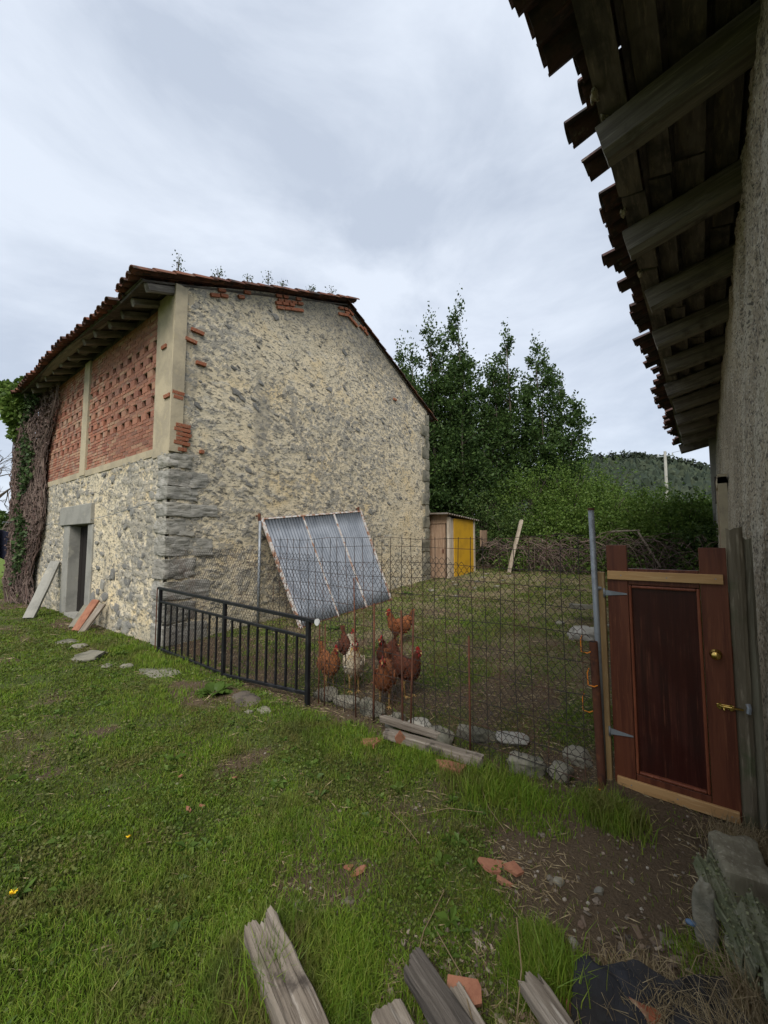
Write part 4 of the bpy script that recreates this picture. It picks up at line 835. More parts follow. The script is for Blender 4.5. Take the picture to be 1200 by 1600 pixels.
LS = [(2.09, 6.80, (.42, .52, .14), 'largest pale flat stone in the lawn left of the railing'), (2.16, 8.1, (.25, .34, .08), 'brownish flat stone in the grass nearest the barn door'), (2.18, 7.6, (.2, .26, .09), 'whitish stone between the brown flat stone and the largest pale one'), (2.09, 6.22, (.12, .2, .05), 'small white stone in the grass right of the largest pale stone'), (2.24, 5.98, (.14, .2, .07), 'small pinkish grey stone left of the flat slab'), (2.39, 5.42, (.34, .62, .07), 'wide flat slab in the bare earth before the railing'),
      (2.47, 3.38, (.10, .16, .05), 'small pale stone in the grass below the railing end post'), (2.35, 3.45, (.07, .07, .03), 'tan pebble left of the small pale stone by the railing'), (1.29, 1.49, (.05, .05, .03), 'white pebble right of the rotten log, upper of two'), (1.24, 1.52, (.035, .05, .02), 'white chip just below the white pebble by the rotten log'), (1.32, 1.41, (.03, .06, .02), 'pointed white chip right of the pebbles by the rotten log'), (2.13, .62, (.05, .05, .03), 'cream pebble in the bare earth before the gate'), (2.19, .46, (.05, .04, .03), 'small yellowish stone nearest the middle of the bare earth'), (1.85, .48, (.05, .05, .04), 'brown pebble beside the grass tuft'), (2.52, 3.75, (.26, .4, .06), 'crumbling brown earth clod beside the leafy weed')]
for i, (x, y, d, l) in enumerate(LS): put_rock('loose_stone' if i != 14 else 'earth_clod', x, y, d, l, 930 + i, rz_=random.uniform(-.6, .6), zf=.05, sub=3, m='palestone' if i != 14 else 'bark', cat='stone' if i != 14 else 'clod')
V, F = plankV(1.0, .14, .05, 5, jag=.04)
def pl_(name, p0, p1, w, t_, m, seed, label, cat='plank', roll=0, **k):
    o = plank(name, p0, p1, w, t_, m, seed, None, roll, **k); return tag(o, label, cat)
pl_('plank', (2.74, 2.16, .05), (2.80, 1.28, .06), .10, .07, 'oldwood', 71, 'longer weathered grey plank along the foot of the fence')
pl_('plank', (2.86, 2.28, .09), (2.92, 1.70, .07), .07, .05, 'oldwood', 72, 'shorter weathered plank behind the upright tile shard')
def shard(x, y, d, label, seed, rot=(0, 0, 0), zo=.01, m='shard', name='tile_shard', cat='tile shard'):
    r = np.random.default_rng(seed); n = 7; a_ = np.sort(r.uniform(0, 6.28, n) * .4 + np.arange(n) * .54); rr = r.uniform(.75, 1.1, n); V = []
    for k, zz in ((1, 0), (1, 1)):
        for i in range(n): px_, py_ = math.cos(a_[i] * 1.15) * rr[i] * d[0] / 2, math.sin(a_[i] * 1.15) * rr[i] * d[1] / 2; V.append((px_, py_, -d[2] / 2 + zz * d[2] + .8 * py_ * py_))
    F = [tuple(range(n))[::-1], tuple(range(n, 2 * n))]; Q4 = [(i, (i + 1) % n, n + (i + 1) % n, n + i) for i in range(n)]
    loc = (x, y, g1(x, y) + zo); return tag(fm(name, xf(V, loc, rot), (np.array(F), np.array(Q4)), m, org=loc), label, cat)
shard(2.70, 1.95, (.10, .15, .018), 'terracotta shard standing on edge left of the longer plank', 11, (1.2, .2, 1.9), .07)
shard(2.66, 1.45, (.16, .26, .035), 'brown terracotta slab lying below the longer plank', 12, (0, .05, .1), .02)
shard(2.62, 2.16, (.16, .2, .03), 'dull reddish tile piece flat in the earth left of the upright shard', 19, (0, .1, .6), .012)
shard(1.58, 1.455, (.05, .075, .012), 'left one of two small terracotta pieces in the mid lawn', 13, (.3, .2, .5)); shard(1.585, 1.395, (.05, .085, .012), 'right one of two small terracotta pieces in the mid lawn', 14, (-.2, .3, 1.1))
shard(2.03, .905, (.12, .14, .014), 'largest flat terracotta fragment of the three before the gate', 15, (.15, .1, 0), .015); shard(2.07, .805, (.08, .11, .014), 'middle sized terracotta fragment, right of the largest of three', 16, (.1, -.1, .5), .015); shard(1.965, .82, (.05, .085, .012), 'smallest terracotta fragment of the three before the gate', 17, (.05, .1, 0), .012)
shard(1.36, .725, (.14, .13, .02), 'orange terracotta fragment between the dark plank and the grey plank', 18, (.25, -.3, .3), .06)
shard(1.75, .24, (.16, .14, .03), 'rounded red brown brick lump near the dark roofing scrap', 20, (.2, .2, .4), .03, m='redbrick', name='brick_piece', cat='brick')
shard(1.62, .40, (.22, .14, .03), 'mossy reddish tile half buried left of the dark roofing scrap', 22, (.2, .1, 1.4), .02)
for i, (x, y) in enumerate([(1.30, 2.49), (1.37, 2.465), (1.66, 2.57), (1.45, 2.9)]): shard(x, y, (.035, .05, .008), ['dry tan leaf left one of a pair in the lawn', 'dry tan leaf right one of a pair in the lawn', 'single dry tan leaf above the pair in the lawn', 'single dry leaf highest in the open lawn'][i], 30 + i, (.3, .2, i), .02, name='dry_leaf', cat='leaf')
pl_('rotten_log', (1.085, 1.50, .07), (.84, .74, .10), .13, .09, 'oldwood', 81, 'pale rotten beam with a jagged split end at bottom left', 'beam', nx=70, ny=26, jag=.14, rough=.014)
pl_('dark_plank', (1.34, .94, .08), (1.13, .44, .11), .10, .06, 'darkwood', 82, 'dark mossy split plank in the bottom centre pile', nx=60, ny=22, jag=.08, rough=.012)
pl_('splinter_board', (1.39, .84, .06), (1.17, .42, .07), .07, .04, 'oldwood', 83, 'splintered brown board just right of the dark plank', 'board', nx=60, ny=18, jag=.13, rough=.014)
pl_('pale_board', (1.165, .91, .06), (1.02, .60, .08), .11, .045, 'oldwood', 84, 'short pale board between the rotten beam and dark plank', 'board', nx=40, ny=18, jag=.05, rough=.01)
pl_('grey_plank', (1.52, .575, .09), (1.30, .22, .11), .075, .06, 'oldwood', 85, 'ragged grey plank pointing up right of the orange fragment', nx=60, ny=18, jag=.1, rough=.014)
# crumpled dark roofing scrap
u_, v_ = np.meshgrid(np.linspace(0, 1, 40), np.linspace(0, 1, 26), indexing='ij')
px = 1.70 - .40 * v_ + .27 * u_ + .05 * (vn(u_ * 5, v_ * 5, 1, 3) - .5); py = .43 - .42 * u_ - .18 * v_ + .05 * (vn(u_ * 5, v_ * 5, 1, 5) - .5) + .12 * v_ * (1 - u_)
pz = gz(px, py) + .045 + .07 * np.abs(fbm(u_, v_, 3.0, 44, 3) - .5) * 2 + .03 * np.sin(v_ * 9 + u_ * 4)
V1 = np.stack([px, py, pz], -1).reshape(-1, 3); ix = np.arange(40 * 26).reshape(40, 26); F1 = np.stack([ix[:-1, :-1], ix[1:, :-1], ix[1:, 1:], ix[:-1, 1:]], -1).reshape(-1, 4)
kp = (vn(u_ * 7, v_ * 7, 1, 9)[:-1, :-1].ravel() > .12) | ((u_[:-1, :-1].ravel() > .15) & (u_[:-1, :-1].ravel() < .85) & (v_[:-1, :-1].ravel() < .85) & (v_[:-1, :-1].ravel() > .15)); F1 = F1[kp]
o = fm('roofing_scrap', V1, F1, 'slate', org=(1.5, .15, 0)); so = o.modifiers.new('thick', 'SOLIDIFY'); so.thickness = .008; tag(o, 'crumpled torn black roofing felt scrap at the bottom right', 'roofing felt')
V, F = blockV((.30, .20, .17), 990, 11, .06, 12); tag(fm('stone_block', xf(V, (2.66, -.06, g1(2.66, -.06) + .05), (.05, -.08, .25)), F, 'greypost', smooth=True, org=(2.66, -.06, .05)), 'mossy squared stone block on the ground right of the bare earth', 'stone block')
put_rock('mottled_post_stone', 2.16, .065, (.06, .08, .30), 'upright whitish mottled stone stump at the lower right', 991, m='palestone', zf=.35, cat='stone stump')
tag(fm('blue_cap', xf(ICO[2][0] * np.array([.012, .018, .010]), (2.09, .112, .12)), ICO[2][1], 'blue', smooth=True, org=(2.09, .112, .12)), 'small faded blue cap on the mottled stone stump', 'cap')
for i, (p0, p1, w) in enumerate([((2.36, .09, .25), (1.94, -.10, .13), .08), ((2.26, -.06, .22), (1.66, -.16, .20), .09), ((2.12, .0, .14), (1.9, -.14, .05), .06)]):
    t_ = thing('mossy_branch', ['pale green lichen covered slab of bark reaching out over the mottled stump', 'lichen covered branch slanting to the right edge beside the wall', 'short lichened stub hanging below the bark slab'][i], 'branch', p0, 'lichened branches by the wall')
    V, F = plankV((Vector(p1) - Vector(p0)).length, w, .05, 61 + i, nx=40, ny=16, jag=.12, rough=.03); mt_ = (Vector(p1) - Vector(p0)).to_track_quat('X', 'Z').to_matrix(); V = V @ np.array(mt_).T + np.array(p0)
    fm('bark_slab', V, F, 'bark2', t_); k_ = rng.integers(0, len(V), 700); lv, lf = leaves(V[k_] + rng.normal(size=(700, 3)) * .008, .012, asp=.4); stuff(fm('lichen', lv, lf, 'moss', t_))
# things by the barn door
pl_('leaning_beam', (2.30, 11.30, .0), (2.86, 11.95, 1.15), .20, .09, 'concrete', 91, 'grey concrete beam leaning on the barn left of the door', 'beam', jag=.01, rough=.004)
pl_('leaning_slab', (2.56, 9.36, .0), (2.84, 9.50, .40), .22, .05, 'palestone', 92, 'pale stone slab leaning by the barn door, leftmost of three', 'slab', jag=.04)
pl_('leaning_tile', (2.50, 9.02, .0), (2.86, 9.16, .52), .17, .05, 'shard', 93, 'orange clay tile leaning by the barn door between two grey ones', 'tile', jag=.03)
pl_('leaning_board', (2.50, 8.72, .0), (2.88, 8.90, .46), .13, .05, 'oldwood', 94, 'grey board leaning by the barn door, rightmost of three', 'board', jag=.03)
put_rock('slate_stone', 6.4, 1.40, (.45, .42, .2), 'dark low rock behind the galvanised pole', 992, m='quoin'); shard(7.4, 1.62, (.6, .42, .06), 'flat pale slab lying on the rocks behind the galvanised pole', 23, (0, .08, 0), .22, m='palestone', name='flat_slab', cat='slab')
for i in range(16):
    x, y = [(9.6, 4.6), (9.9, 5.3), (9.2, 4.9), (10.3, 5.6), (10.6, 5.0), (11.4, 5.2), (8.4, 4.5), (7.9, 4.7), (8.8, 5.4), (11.9, 4.6), (7.2, 1.2), (7.0, 1.9), (6.6, 1.0), (10.0, 4.2), (11.0, 4.4), (12.1, 5.4)][i]
    s = random.uniform(.10, .2); put_rock('rubble_stone', x, y, (s * 1.3, s, s * .4), ['pale rubble stone left of the leaning plank, nearest the barn wall end', 'small rubble stone just before the shed door', 'rubble stone in the yard left of the shed stones', 'rubble stone under the yellow panel', 'pale rubble stone at the right foot of the yellow panel', 'rubble stone between shed and leaning plank', 'rubble stone in mid yard furthest left', 'lowest pale rubble stone in the mid yard', 'rubble stone near the far barn corner', 'rubble stone at the foot of the leaning plank', 'dark rubble stone beside the flat pale slab', 'small stone above the flat pale slab', 'stone right below the dark rock behind the pole', 'pale stone in the grass below the leaning plank', 'pale stone right of the shed in the litter', 'small stone against the shed right post'][i], 1000 + i, group='rubble stones scattered in the upper yard', sub=1, zf=.2)

# ------------------------------------------------------------------ wires, cloth, pole
cl = G().tube([(2.70 + .25 * math.sin(i / 12 * 3.14) - .0, 17 - i * .86, 2.06 + .014 * (i - 6) ** 2 * .3 + (.03 * (i < 2))) for i in range(13)], .006, 5); tag(cl.build('clothes_line', 'galv', org=(2.9, 12, 2)), 'thin wire strung across the barn wall above the door', 'wire')
u_, v_ = np.meshgrid(np.linspace(0, 1, 24), np.linspace(0, 1, 20), indexing='ij'); px = 2.25 + .55 * u_; py = 16.0 + .08 * np.sin(u_ * 14) * (.3 + v_); pz = 2.0 - .12 * u_ ** 2 - v_ * (1.05 - .25 * np.sin(u_ * 3))
ix = np.arange(24 * 20).reshape(24, 20); o = fm('hanging_cloth', np.stack([px, py, pz], -1).reshape(-1, 3), np.stack([ix[:-1, :-1], ix[1:, :-1], ix[1:, 1:], ix[:-1, 1:]], -1).reshape(-1, 4), 'navy', smooth=True, org=(2.5, 16, 1)); so = o.modifiers.new('thick', 'SOLIDIFY'); so.thickness = .01; tag(o, 'dark navy cloth hanging left of the ivy clad corner', 'cloth')
up_ = thing('utility_pole', 'pale concrete utility pole rising behind the hedge', 'utility pole', (45, 2.55, 3)); G().tube([(45, 2.55, 2.5), (45, 2.5, 9.95)], [.16, .11], 10).build('mast', 'concrete', up_, smooth=True); bev(G().box((45, 2.5, 9.5), (.12, 1.3, .1)).build('crossarm', 'galv', up_), .01)
for k in (-.55, .55): G().tube([(45, 2.5 + k, 9.55), (45, 2.5 + k, 9.75)], .05, 8).build('insulator', 'whitish', up_)
for k, lab in ((-.55, 'right hand power line from the utility pole'), (.55, 'left hand power line from the utility pole')):
    pts = [(45 + i * 3.5, 2.5 + k + i * 1.4, 9.75 - .8 * math.sin(i / 10 * 3.14) + i * .15) for i in range(11)] if k > 0 else [(45 - i * 1.5, 2.5 + k - i * .9, 9.75 - .5 * math.sin(i / 10 * 3.14)) for i in range(11)]
    tag(G().tube(pts, .018, 4).build('power_line', 'wire', org=(45, 2.5 + k, 9.75)), lab, 'power line')
# ------------------------------------------------------------------ trees
def laurel_tree(x, y, h, rad, seed, label, n=15000, spires=5, m='laurel', base=.12, group='tall evergreen trees behind the barn', lsz=.15):
    r = np.random.default_rng(seed); z0 = g1(x, y) - .1; t = thing('evergreen_tree', label, 'tree', (x, y, z0), group)
    stems = []; g_ = G()
    for k in range(spires):
        a0 = r.uniform(0, 6.28); rr = rad * (0 if k == 0 else r.uniform(.35, .75)); hh = h * (1 if k == 0 else r.uniform(.68, .95)); pts = []
        for j in range(9):
            f = j / 8; pts.append((x + math.cos(a0) * rr * f ** .7 + .06 * h / 10 * math.sin(5 * f + k), y + math.sin(a0) * rr * f ** .7 + .05 * math.cos(6 * f + k), z0 + hh * f))
        g_.tube(pts, [.013 * h * (1 - j / 8 * .93) * (1 if k == 0 else .6) for j in range(9)], 7); stems.append((np.array(pts), hh))
    P = []; D = []; bg_ = g_
    per = n // (spires * 24)
    for (pts, hh) in stems:
        for b_ in range(24):
            f = base + (1 - base) * (b_ + r.uniform(0, .9)) / 24; s0 = pts[0] * 0 + np.array([np.interp(f, np.linspace(0, 1, 9), pts[:, c]) for c in range(3)])
            ln = rad * .92 * (1 - f) ** .66 * r.uniform(.45, 1.1) * (1.1 if f > .3 else .9) + .12 * h / 10 + .1; az = r.uniform(0, 6.28); up_ = r.uniform(.35, 1.0); d = np.array([math.cos(az), math.sin(az), up_]); d /= np.linalg.norm(d); e_ = s0 + d * ln
            if ln > .45 and b_ % 2 == 0: bg_.tube([s0, e_], [.012 * h / 10 * 2, .006], 4, cap=False)
            k = int(per * (ln / (rad * .7)) ** .6) + 12; u = r.uniform(.15, 1.02, k)[:, None] ** .7; q_ = s0 + d * ln * u + r.normal(size=(k, 3)) * (.055 * h / 10 + .13 * ln) * np.array([1, 1, .9]); P.append(q_); D.append(np.tile(d, (k, 1)))
        k = 150; q_ = pts[-1] + r.normal(size=(k, 3)) * np.array([.14, .14, .4]) * h / 10 + np.array([0, 0, .05]); P.append(q_); D.append(np.tile([0, 0, 1.], (k, 1)))
    P = np.concatenate(P); D = np.concatenate(D); bg_.V and None
    g_.build('trunk', 'bark', t, smooth=True)
    lv, lf = leaves(P, lsz, asp=.26, dirs=D, dw=.45, up=.4); stuff(fm('crown', lv, lf, m, t)); return t
laurel_tree(14.6, 8.8, 9.9, 1.75, 1, 'tall dense evergreen tree just right of the barn gable', 24000, 6)
laurel_tree(15.4, 7.9, 10.1, 1.35, 2, 'tallest slender evergreen tree with a thin pointed top', 15000, 4)
laurel_tree(17.4, 6.55, 8.3, 1.5, 3, 'pointed evergreen tree in the middle of the row', 15000, 5)
laurel_tree(18.4, 5.6, 7.7, 1.5, 4, 'narrow topped evergreen tree second from the right end of the row', 13000, 4)
laurel_tree(18.8, 4.75, 6.3, 1.5, 5, 'broad lower evergreen tree at the right end of the row', 9000, 5)
laurel_tree(15.5, 11.0, 9.3, 1.6, 6, 'evergreen tree mostly hidden behind the barn roof', 11000, 4)
laurel_tree(16.4, 9.6, 7.6, 1.7, 7, 'rounder evergreen tree behind the two tallest ones', 20000, 6)
laurel_tree(16.2, 7.3, 6.2, 1.8, 8, 'short bushy evergreen tree between the tallest tree and the shed roof', 14000, 6)
# hedge shrubs
def shrub(x, y, rx, ry, h, seed, label, n, m='bramble', group='bramble bushes on the bank', lsz=.11, z_=None, cat='bush', nm='bramble_bush'):
    r = np.random.default_rng(seed); z0 = g1(x, y) if z_ is None else z_; t = thing(nm, label, cat, (x, y, z0), group)
    d = r.normal(size=(n, 3)); d[:, 2] = np.abs(d[:, 2]) * .9; d = unit(d); az = np.arctan2(d[:, 1], d[:, 0])
    lump = .55 + .8 * fbm(az * 2.2 + seed, d[:, 2] * 3.5, 1.6, seed, 3) ; rr = np.clip(r.uniform(.3, 1, n) ** .32, 0, 1) * lump * (1 + .12 * r.normal(size=n) * (r.uniform(size=n) < .3))
    P = np.array([x, y, z0]) + d * rr[:, None] * np.array([rx, ry, h]); P[:, 2] = np.maximum(P[:, 2], gz(P[:, 0], P[:, 1]) + .03)
    sh = []
    for k in range(26):                                   # arching shoots standing out of the mass
        d0 = unit(np.array([[r.normal(), r.normal(), abs(r.normal()) + .5]]))[0]; p0 = np.array([x, y, z0]) + d0 * np.array([rx, ry, h]) * .85; l = r.uniform(.3, .8) * h * .45; u_ = r.uniform(0, 1, 34)[:, None]
        sh.append(p0 + d0 * l * u_ + np.array([0, 0, 1]) * l * (u_ * .9 - .7 * u_ ** 2) + r.normal(size=(34, 3)) * .05)
    P[:26 * 34] = np.concatenate(sh)
    lv, lf = leaves(P, lsz, asp=.36, dirs=d, dw=.25, up=.5); stuff(fm('foliage', lv, lf, m, t))
    g_ = G()
    for k in range(9):
        a0 = r.uniform(0, 6.28); q_ = r.uniform(.4, .85); pts = [(x + math.cos(a0) * rx * q_ * f, y + math.sin(a0) * ry * q_ * f, z0 - .05 + h * .9 * math.sin(f * 1.35)) for f in (0, .35, .7, 1)]; g_.tube(pts, [.03, .022, .014, .006], 5)
    g_.build('stems', 'bark', t); return t
rows = [(15.2, 7.0, 1.5, 1.3, 2.3, 'dark bush directly behind the shed roof', 'brambledark', 9000), (14.6, 5.6, 1.2, 1.2, 1.9, 'dark leafy bush right of the shed', 'brambledark', 8000), (16.2, 5.4, 1.5, 1.4, 2.5, 'mid green bush under the middle evergreen', 'bramble', 9000),
        (15.0, 4.2, 1.2, 1.1, 1.9, 'bright bush behind the leaning plank', 'bramble', 9000), (16.8, 4.0, 1.6, 1.3, 2.6, 'tall light bush under the right hand evergreens', 'bramble', 9000), (14.9, 3.1, 1.1, 1.0, 1.8, 'bush above the tangle of dead stems, left part', 'bramble', 8000), (16.4, 2.7, 1.4, 1.1, 2.0, 'yellow green bush in the centre of the hedge', 'bramble', 9000),
        (14.7, 2.0, 1.0, .95, 1.6, 'bush just left of the galvanised pole top', 'bramble', 8000), (16.0, 1.5, 1.2, 1.0, 1.7, 'bright bush behind the galvanised pole', 'bramble', 8000), (14.8, 1.0, .9, .9, 1.5, 'low bush above the gate left stile', 'bramble', 7000), (16.3, .5, 1.2, .9, 1.5, 'bright yellow green bush above the gate', 'bramble', 8000), (18.5, 1.6, 1.6, 1.3, 1.9, 'tall bush on the skyline below the utility pole', 'bramble', 8000), (18.8, -.1, 1.6, 1.2, 1.6, 'bright bush beside the farmhouse far corner', 'bramble', 7000), (13.9, .2, .75, .7, 1.25, 'dark glossy bush low beside the farmhouse wall', 'brambledark', 6000), (19.3, 3.4, 1.7, 1.4, 2.7, 'bush on the skyline left of the hill', 'bramble', 8000)]
for i, (x, y, rx, ry, h, l, m_, n_) in enumerate(rows): shrub(x, y, rx, ry, h, 50 + i, l, n_, m_, lsz=.085)
# dead bramble tangle
V_, F_ = [], []; r = np.random.default_rng(5); g_ = G()
for k in range(950):
    x = r.uniform(12.9, 14.4); y = r.uniform(-.1, 6.0); z = g1(x, y) + r.uniform(0, 1.0); a0 = r.uniform(0, 6.28); l = r.uniform(.4, 1.5); up0 = r.uniform(-.3, 1.1); pts = []
    for j in range(5): f = j / 4; pts.append((x + math.cos(a0) * l * f * .6, y + math.sin(a0) * l * f, max(z + l * (up0 * f - 1.1 * f * f), g1(x, y) - .3)))
    g_.tube(pts, [.012, .010, .008, .006, .004], 3, cap=False)
stuff(g_.build('dead_brambles', 'deadvine'), 'tangle of brown dead bramble stems along the foot of the hedge', 'brambles')
n = 11000; r = np.random.default_rng(6); x = r.uniform(12.8, 14.3, n); y = r.uniform(-.1, 6.0, n); k = fbm(y, x, 1.4, 66, 3) + .12 * r.normal(size=n) > .50; x, y = x[k], y[k]; P = np.stack([x, y, gz(x, y) + r.uniform(0, 1, len(x)) ** .8 * (.35 + .85 * (x - 12.8))], 1); lv, lf = leaves(P, .075, asp=.38, up=.4); stuff(fm('bramble_runners', lv, lf, 'bramble'), 'green bramble leaves trailing over the dead stems at the hedge foot', 'brambles')
tag(G().tube([(13.3, 1.45, 1.9), (13.15, .95, .95)], .028, 6).build('leaning_stick', 'oldwood', org=(13.2, 1.2, .8)), 'pale stick leaning in the dead brambles above the gate', 'stick')
tag(G().tube([(13.3, 2.1, 1.92), (13.3, 1.4, 1.94)], .02, 6).build('cross_stick', 'oldwood', org=(13.3, 1.7, 1.9)), 'thin pale horizontal stick in the dead brambles', 'stick')
# ivy at the far end of the barn front
iv = thing('ivy_plant', 'ivy and bare brown vines climbing the far left corner of the barn', 'ivy', (2.8, 14.6, 0)); r = np.random.default_rng(9); g_ = G()
def ivx(y, z): return X0 - .05 - .38 * sst(y, 13.4, 15.0)
def edge(z): return 13.45 - .75 * sst(z, 2.2, 5.4) + .3 * math.sin(z * 2)
for k in range(850):
    z = r.uniform(-.1, 3.8); y = r.uniform(edge(z) + .1, 14.7); pts = []; h = r.uniform(.7, 2.2)
    for j in range(7):
        f = j / 6; zz = min(z + h * f, 5.75); yy = max(y + .12 * math.sin(f * 7 + k) + (edge(zz) - edge(z)) * (1 if y < 13.8 else .3), edge(zz) - .1); pts.append((float(ivx(np.array(yy), zz)) - r.uniform(0, .12), yy, zz))
    g_.tube(pts, r.uniform(.006, .016), 3, cap=False)
stuff(g_.build('bare_vines', 'deadvine', iv))
n = 9000; z = r.uniform(.3, 5.6, n); y = r.uniform(12.6, 14.75, n); k = y > np.array([edge(a_) for a_ in z]) + r.uniform(0, .25, n); z, y = z[k], y[k]; P = np.stack([ivx(y, z) - r.uniform(-.02, .14, len(y)), y, z], 1); lv, lf = leaves(P, .055, asp=.4, up=-.6); stuff(fm('withered_leaves', lv, lf, 'deadvine', iv))
n = 11000; z = r.uniform(.5, 5.7, n); c_ = .35 + .35 * fbm(z, z * 0, 1.3, 4, 3); P = np.stack([2.78 - .16 * r.uniform(0, 1, n) ** .5 - .05 * r.normal(size=n), 14.35 + c_ * r.normal(size=n) * .45, z], 1); P = P[(P[:, 1] > 13.9 + .4 * np.sin(P[:, 2] * 3)) & (P[:, 1] < 14.9)]; lv, lf = leaves(P, .085, asp=.45, up=-.2); stuff(fm('ivy_leaves', lv, lf, 'ivy', iv))
P = np.concatenate([np.array(c) + unit(r.normal(size=(m_, 3))) * (r.uniform(.3, 1, (m_, 1)) ** .4) * np.array(s) for c, s, m_ in [((2.5, 14.8, 5.35), (.35, .5, .6), 4200), ((2.35, 15.6, 5.75), (.3, .5, .45), 2200), ((2.75, 14.5, 5.85), (.4, .5, .3), 1500), ((2.55, 14.8, 4.7), (.2, .3, .4), 700)]]); lv, lf = leaves(P, .11, asp=.45, up=.2); stuff(fm('ivy_crown', lv, lf, 'bramble', iv))
# bare tree left of the ivy
bt = thing('bare_tree', 'leafless tree with thin branches left of the ivy corner', 'tree', (2.6, 19.2, 0)); g_ = G(); r = np.random.default_rng(12)
def br(p, d, l, rad, dep):
    pts = [p]; dd = d
    for j in range(3): dd = (dd + Vector(r.normal(size=3)) * .16).normalized(); pts.append(pts[-1] + dd * l / 3)
    g_.tube(pts, [rad, rad * .85, rad * .7, rad * .55], 5, cap=False)
    if dep: 
        for k in range(3): br(pts[-1 - (k > 1)], (dd + Vector(r.normal(size=3)) * .55 + Vector((0, 0, .1))).normalized(), l * .72, rad * .55, dep - 1)
br(Vector((2.6, 19.2, -.1)), Vector((-.05, -.1, 1)), 1.9, .12, 5); g_.build('branches', 'bark', bt)
for i, (x, y, s) in enumerate([(-1, 60, 2.2), (3, 66, 2.6), (8, 62, 2.4), (-8, 75, 3), (14, 70, 3)]): shrub(x, y, s * 1.4, s * 1.4, s * 1.5, 90 + i, ['rounded field tree far left beyond the cloth', 'field tree far off behind the ivy corner', 'third far field tree hidden by the ivy', 'outermost far field tree', 'far field tree behind the barn'][i], 900, 'brambledark', 'far trees at the field edge', .5, cat='tree', nm='field_tree')
# weeds on the roof
for i, (x, dz, h) in enumerate([(3.0, .12, .32), (3.7, .12, .16), (4.3, .10, .12), (4.75, .12, .22), (5.1, .1, .14), (5.9, .12, .12), (6.5, .1, .24)]):
    z0 = float(topz(np.array(x))) + dz + .05; t = thing('roof_weed', ['tallest spiky weed at the front corner of the barn roof', 'low weed just right of the tallest roof weed', 'tiny weed third from the left on the roof edge', 'forked weed in the middle of the barn roof edge', 'small weed right of the forked roof weed', 'tiny tuft near the end of the tile edge', 'thin weed at the broken end of the tile edge'][i], 'weed', (x, Y0 + .05, z0), 'weeds growing on the barn roof edge')
    g_ = G(); 
    for k in range(4): g_.tube([(x, Y0 + .05, z0 - .05), (x + random.uniform(-.06, .06), Y0 + .05 + random.uniform(-.05, .05), z0 + h * (.6 if k else 1))], [.006, .003], 4)
    g_.build('stem', 'bark', t); n = 60; P = np.array([x, Y0 + .05, z0]) + np.stack([rng.normal(size=n) * .05, rng.normal(size=n) * .05, rng.uniform(0, 1, n) * h], 1); lv, lf = leaves(P, .04, asp=.3, up=.6); stuff(fm('leaves', lv, lf, 'ivy', t))
# ------------------------------------------------------------------ forest on the hill
r = np.random.default_rng(3); n = 15000; a_ = r.uniform(R(-6), R(24), n); d = r.uniform(120, 345, n) ; x, y = d * np.cos(a_), d * np.sin(a_); IV, IF = ICO[1]; s = r.uniform(.8, 2.0, n) ; hs = s * r.uniform(1.0, 2.0, n); z = gz(x, y)
m_ = len(IV); jit = 1 + .35 * r.normal(size=(n, m_, 1)); V = IV[None] * jit * np.stack([s, s, hs], 1)[:, None, :] + np.stack([x, y, z + hs * .7], 1)[:, None, :]
stuff(fm('hill_forest', V.reshape(-1, 3), (IF[None] + (np.arange(n) * m_)[:, None, None]).reshape(-1, 3), 'forest', smooth=False), 'dark wooded hill in the distance behind the hedge', 'forest')
for i in range(46):
    a0 = R(-1 + i * .33 + random.uniform(-.15, .15)); d0 = 262 + random.uniform(-8, 10); x, y = d0 * math.cos(a0), d0 * math.sin(a0); z0 = g1(x, y); h = random.uniform(6, 10)
    t = thing('pine_tree', ('%s pine tree standing on the crest of the wooded hill' % ('small', 'tall')[h > 8]), 'tree', (x, y, z0), 'trees along the crest of the hill'); G().tube([(x, y, z0 - 1), (x, y, z0 + h * .9)], [.35, .12], 5).build('trunk', 'bark', t)
    n = 130; P = np.array([x, y, z0 + h * .68]) + unit(rng.normal(size=(n, 3))) * rng.uniform(.4, 1, (n, 1)) * np.array([h * .26, h * .26, h * .32]); lv, lf = leaves(P, 1.3, asp=.4); stuff(fm('crown', lv, lf, 'forest', t))

# ------------------------------------------------------------------ grass, clover, straw, pebbles
def scatter(n, r0, r1, a0=-14, a1=94, pw=0.):
    rr = r0 * (r1 / r0) ** rng.uniform(0, 1, n) ** (1 - pw); a_ = R(a0) + R(a1 - a0) * rng.uniform(0, 1, n); x, y = rr * np.cos(a_), rr * np.sin(a_)
    k = (y > WY + .02) & ~((x > X0 - .03) & (x < X1) & (y > Y0 - .03) & (y < Y1 + .1)) & ~((x > SX0) & (x < SX1) & (y > SY0) & (y < SY1)); return x[k], y[k], rr[k]
def lush(x, y):
    L_ = np.maximum.reduce([blob(x, y, 2.66, 1.35, .18, .65) * .9, blob(x, y, 2.80, .55, .15, .2) * 1.0, blob(x, y, 2.5, 2.4, .3, .8) * .55, blob(x, y, 2.6, 5.9, .3, 1.0) * .8, blob(x, y, 2.55, 7.6, .35, 1.2) * .7, blob(x, y, 1.05, 1.25, .35, .35) * .9, blob(x, y, 1.66, .56, .16, .14) * 1.15, blob(x, y, 1.35, 1.9, .35, .3) * .5, blob(x, y, .75, 1.9, .5, .5) * .45, blob(x, y, 3.6, 4.5, .5, .7) * .4, blob(x, y, 7.5, 3, 2.5, 1.2) * .3])
    return np.maximum(L_, .42 * sst(fbm(x, y, 2.4, 55, 4), .56, .68) * (x < 3))
def grassd(x, y): return np.clip(1 - 1.05 * dirt(x, y), 0, 1) * np.where(x > 3.05, .8, 1.0)
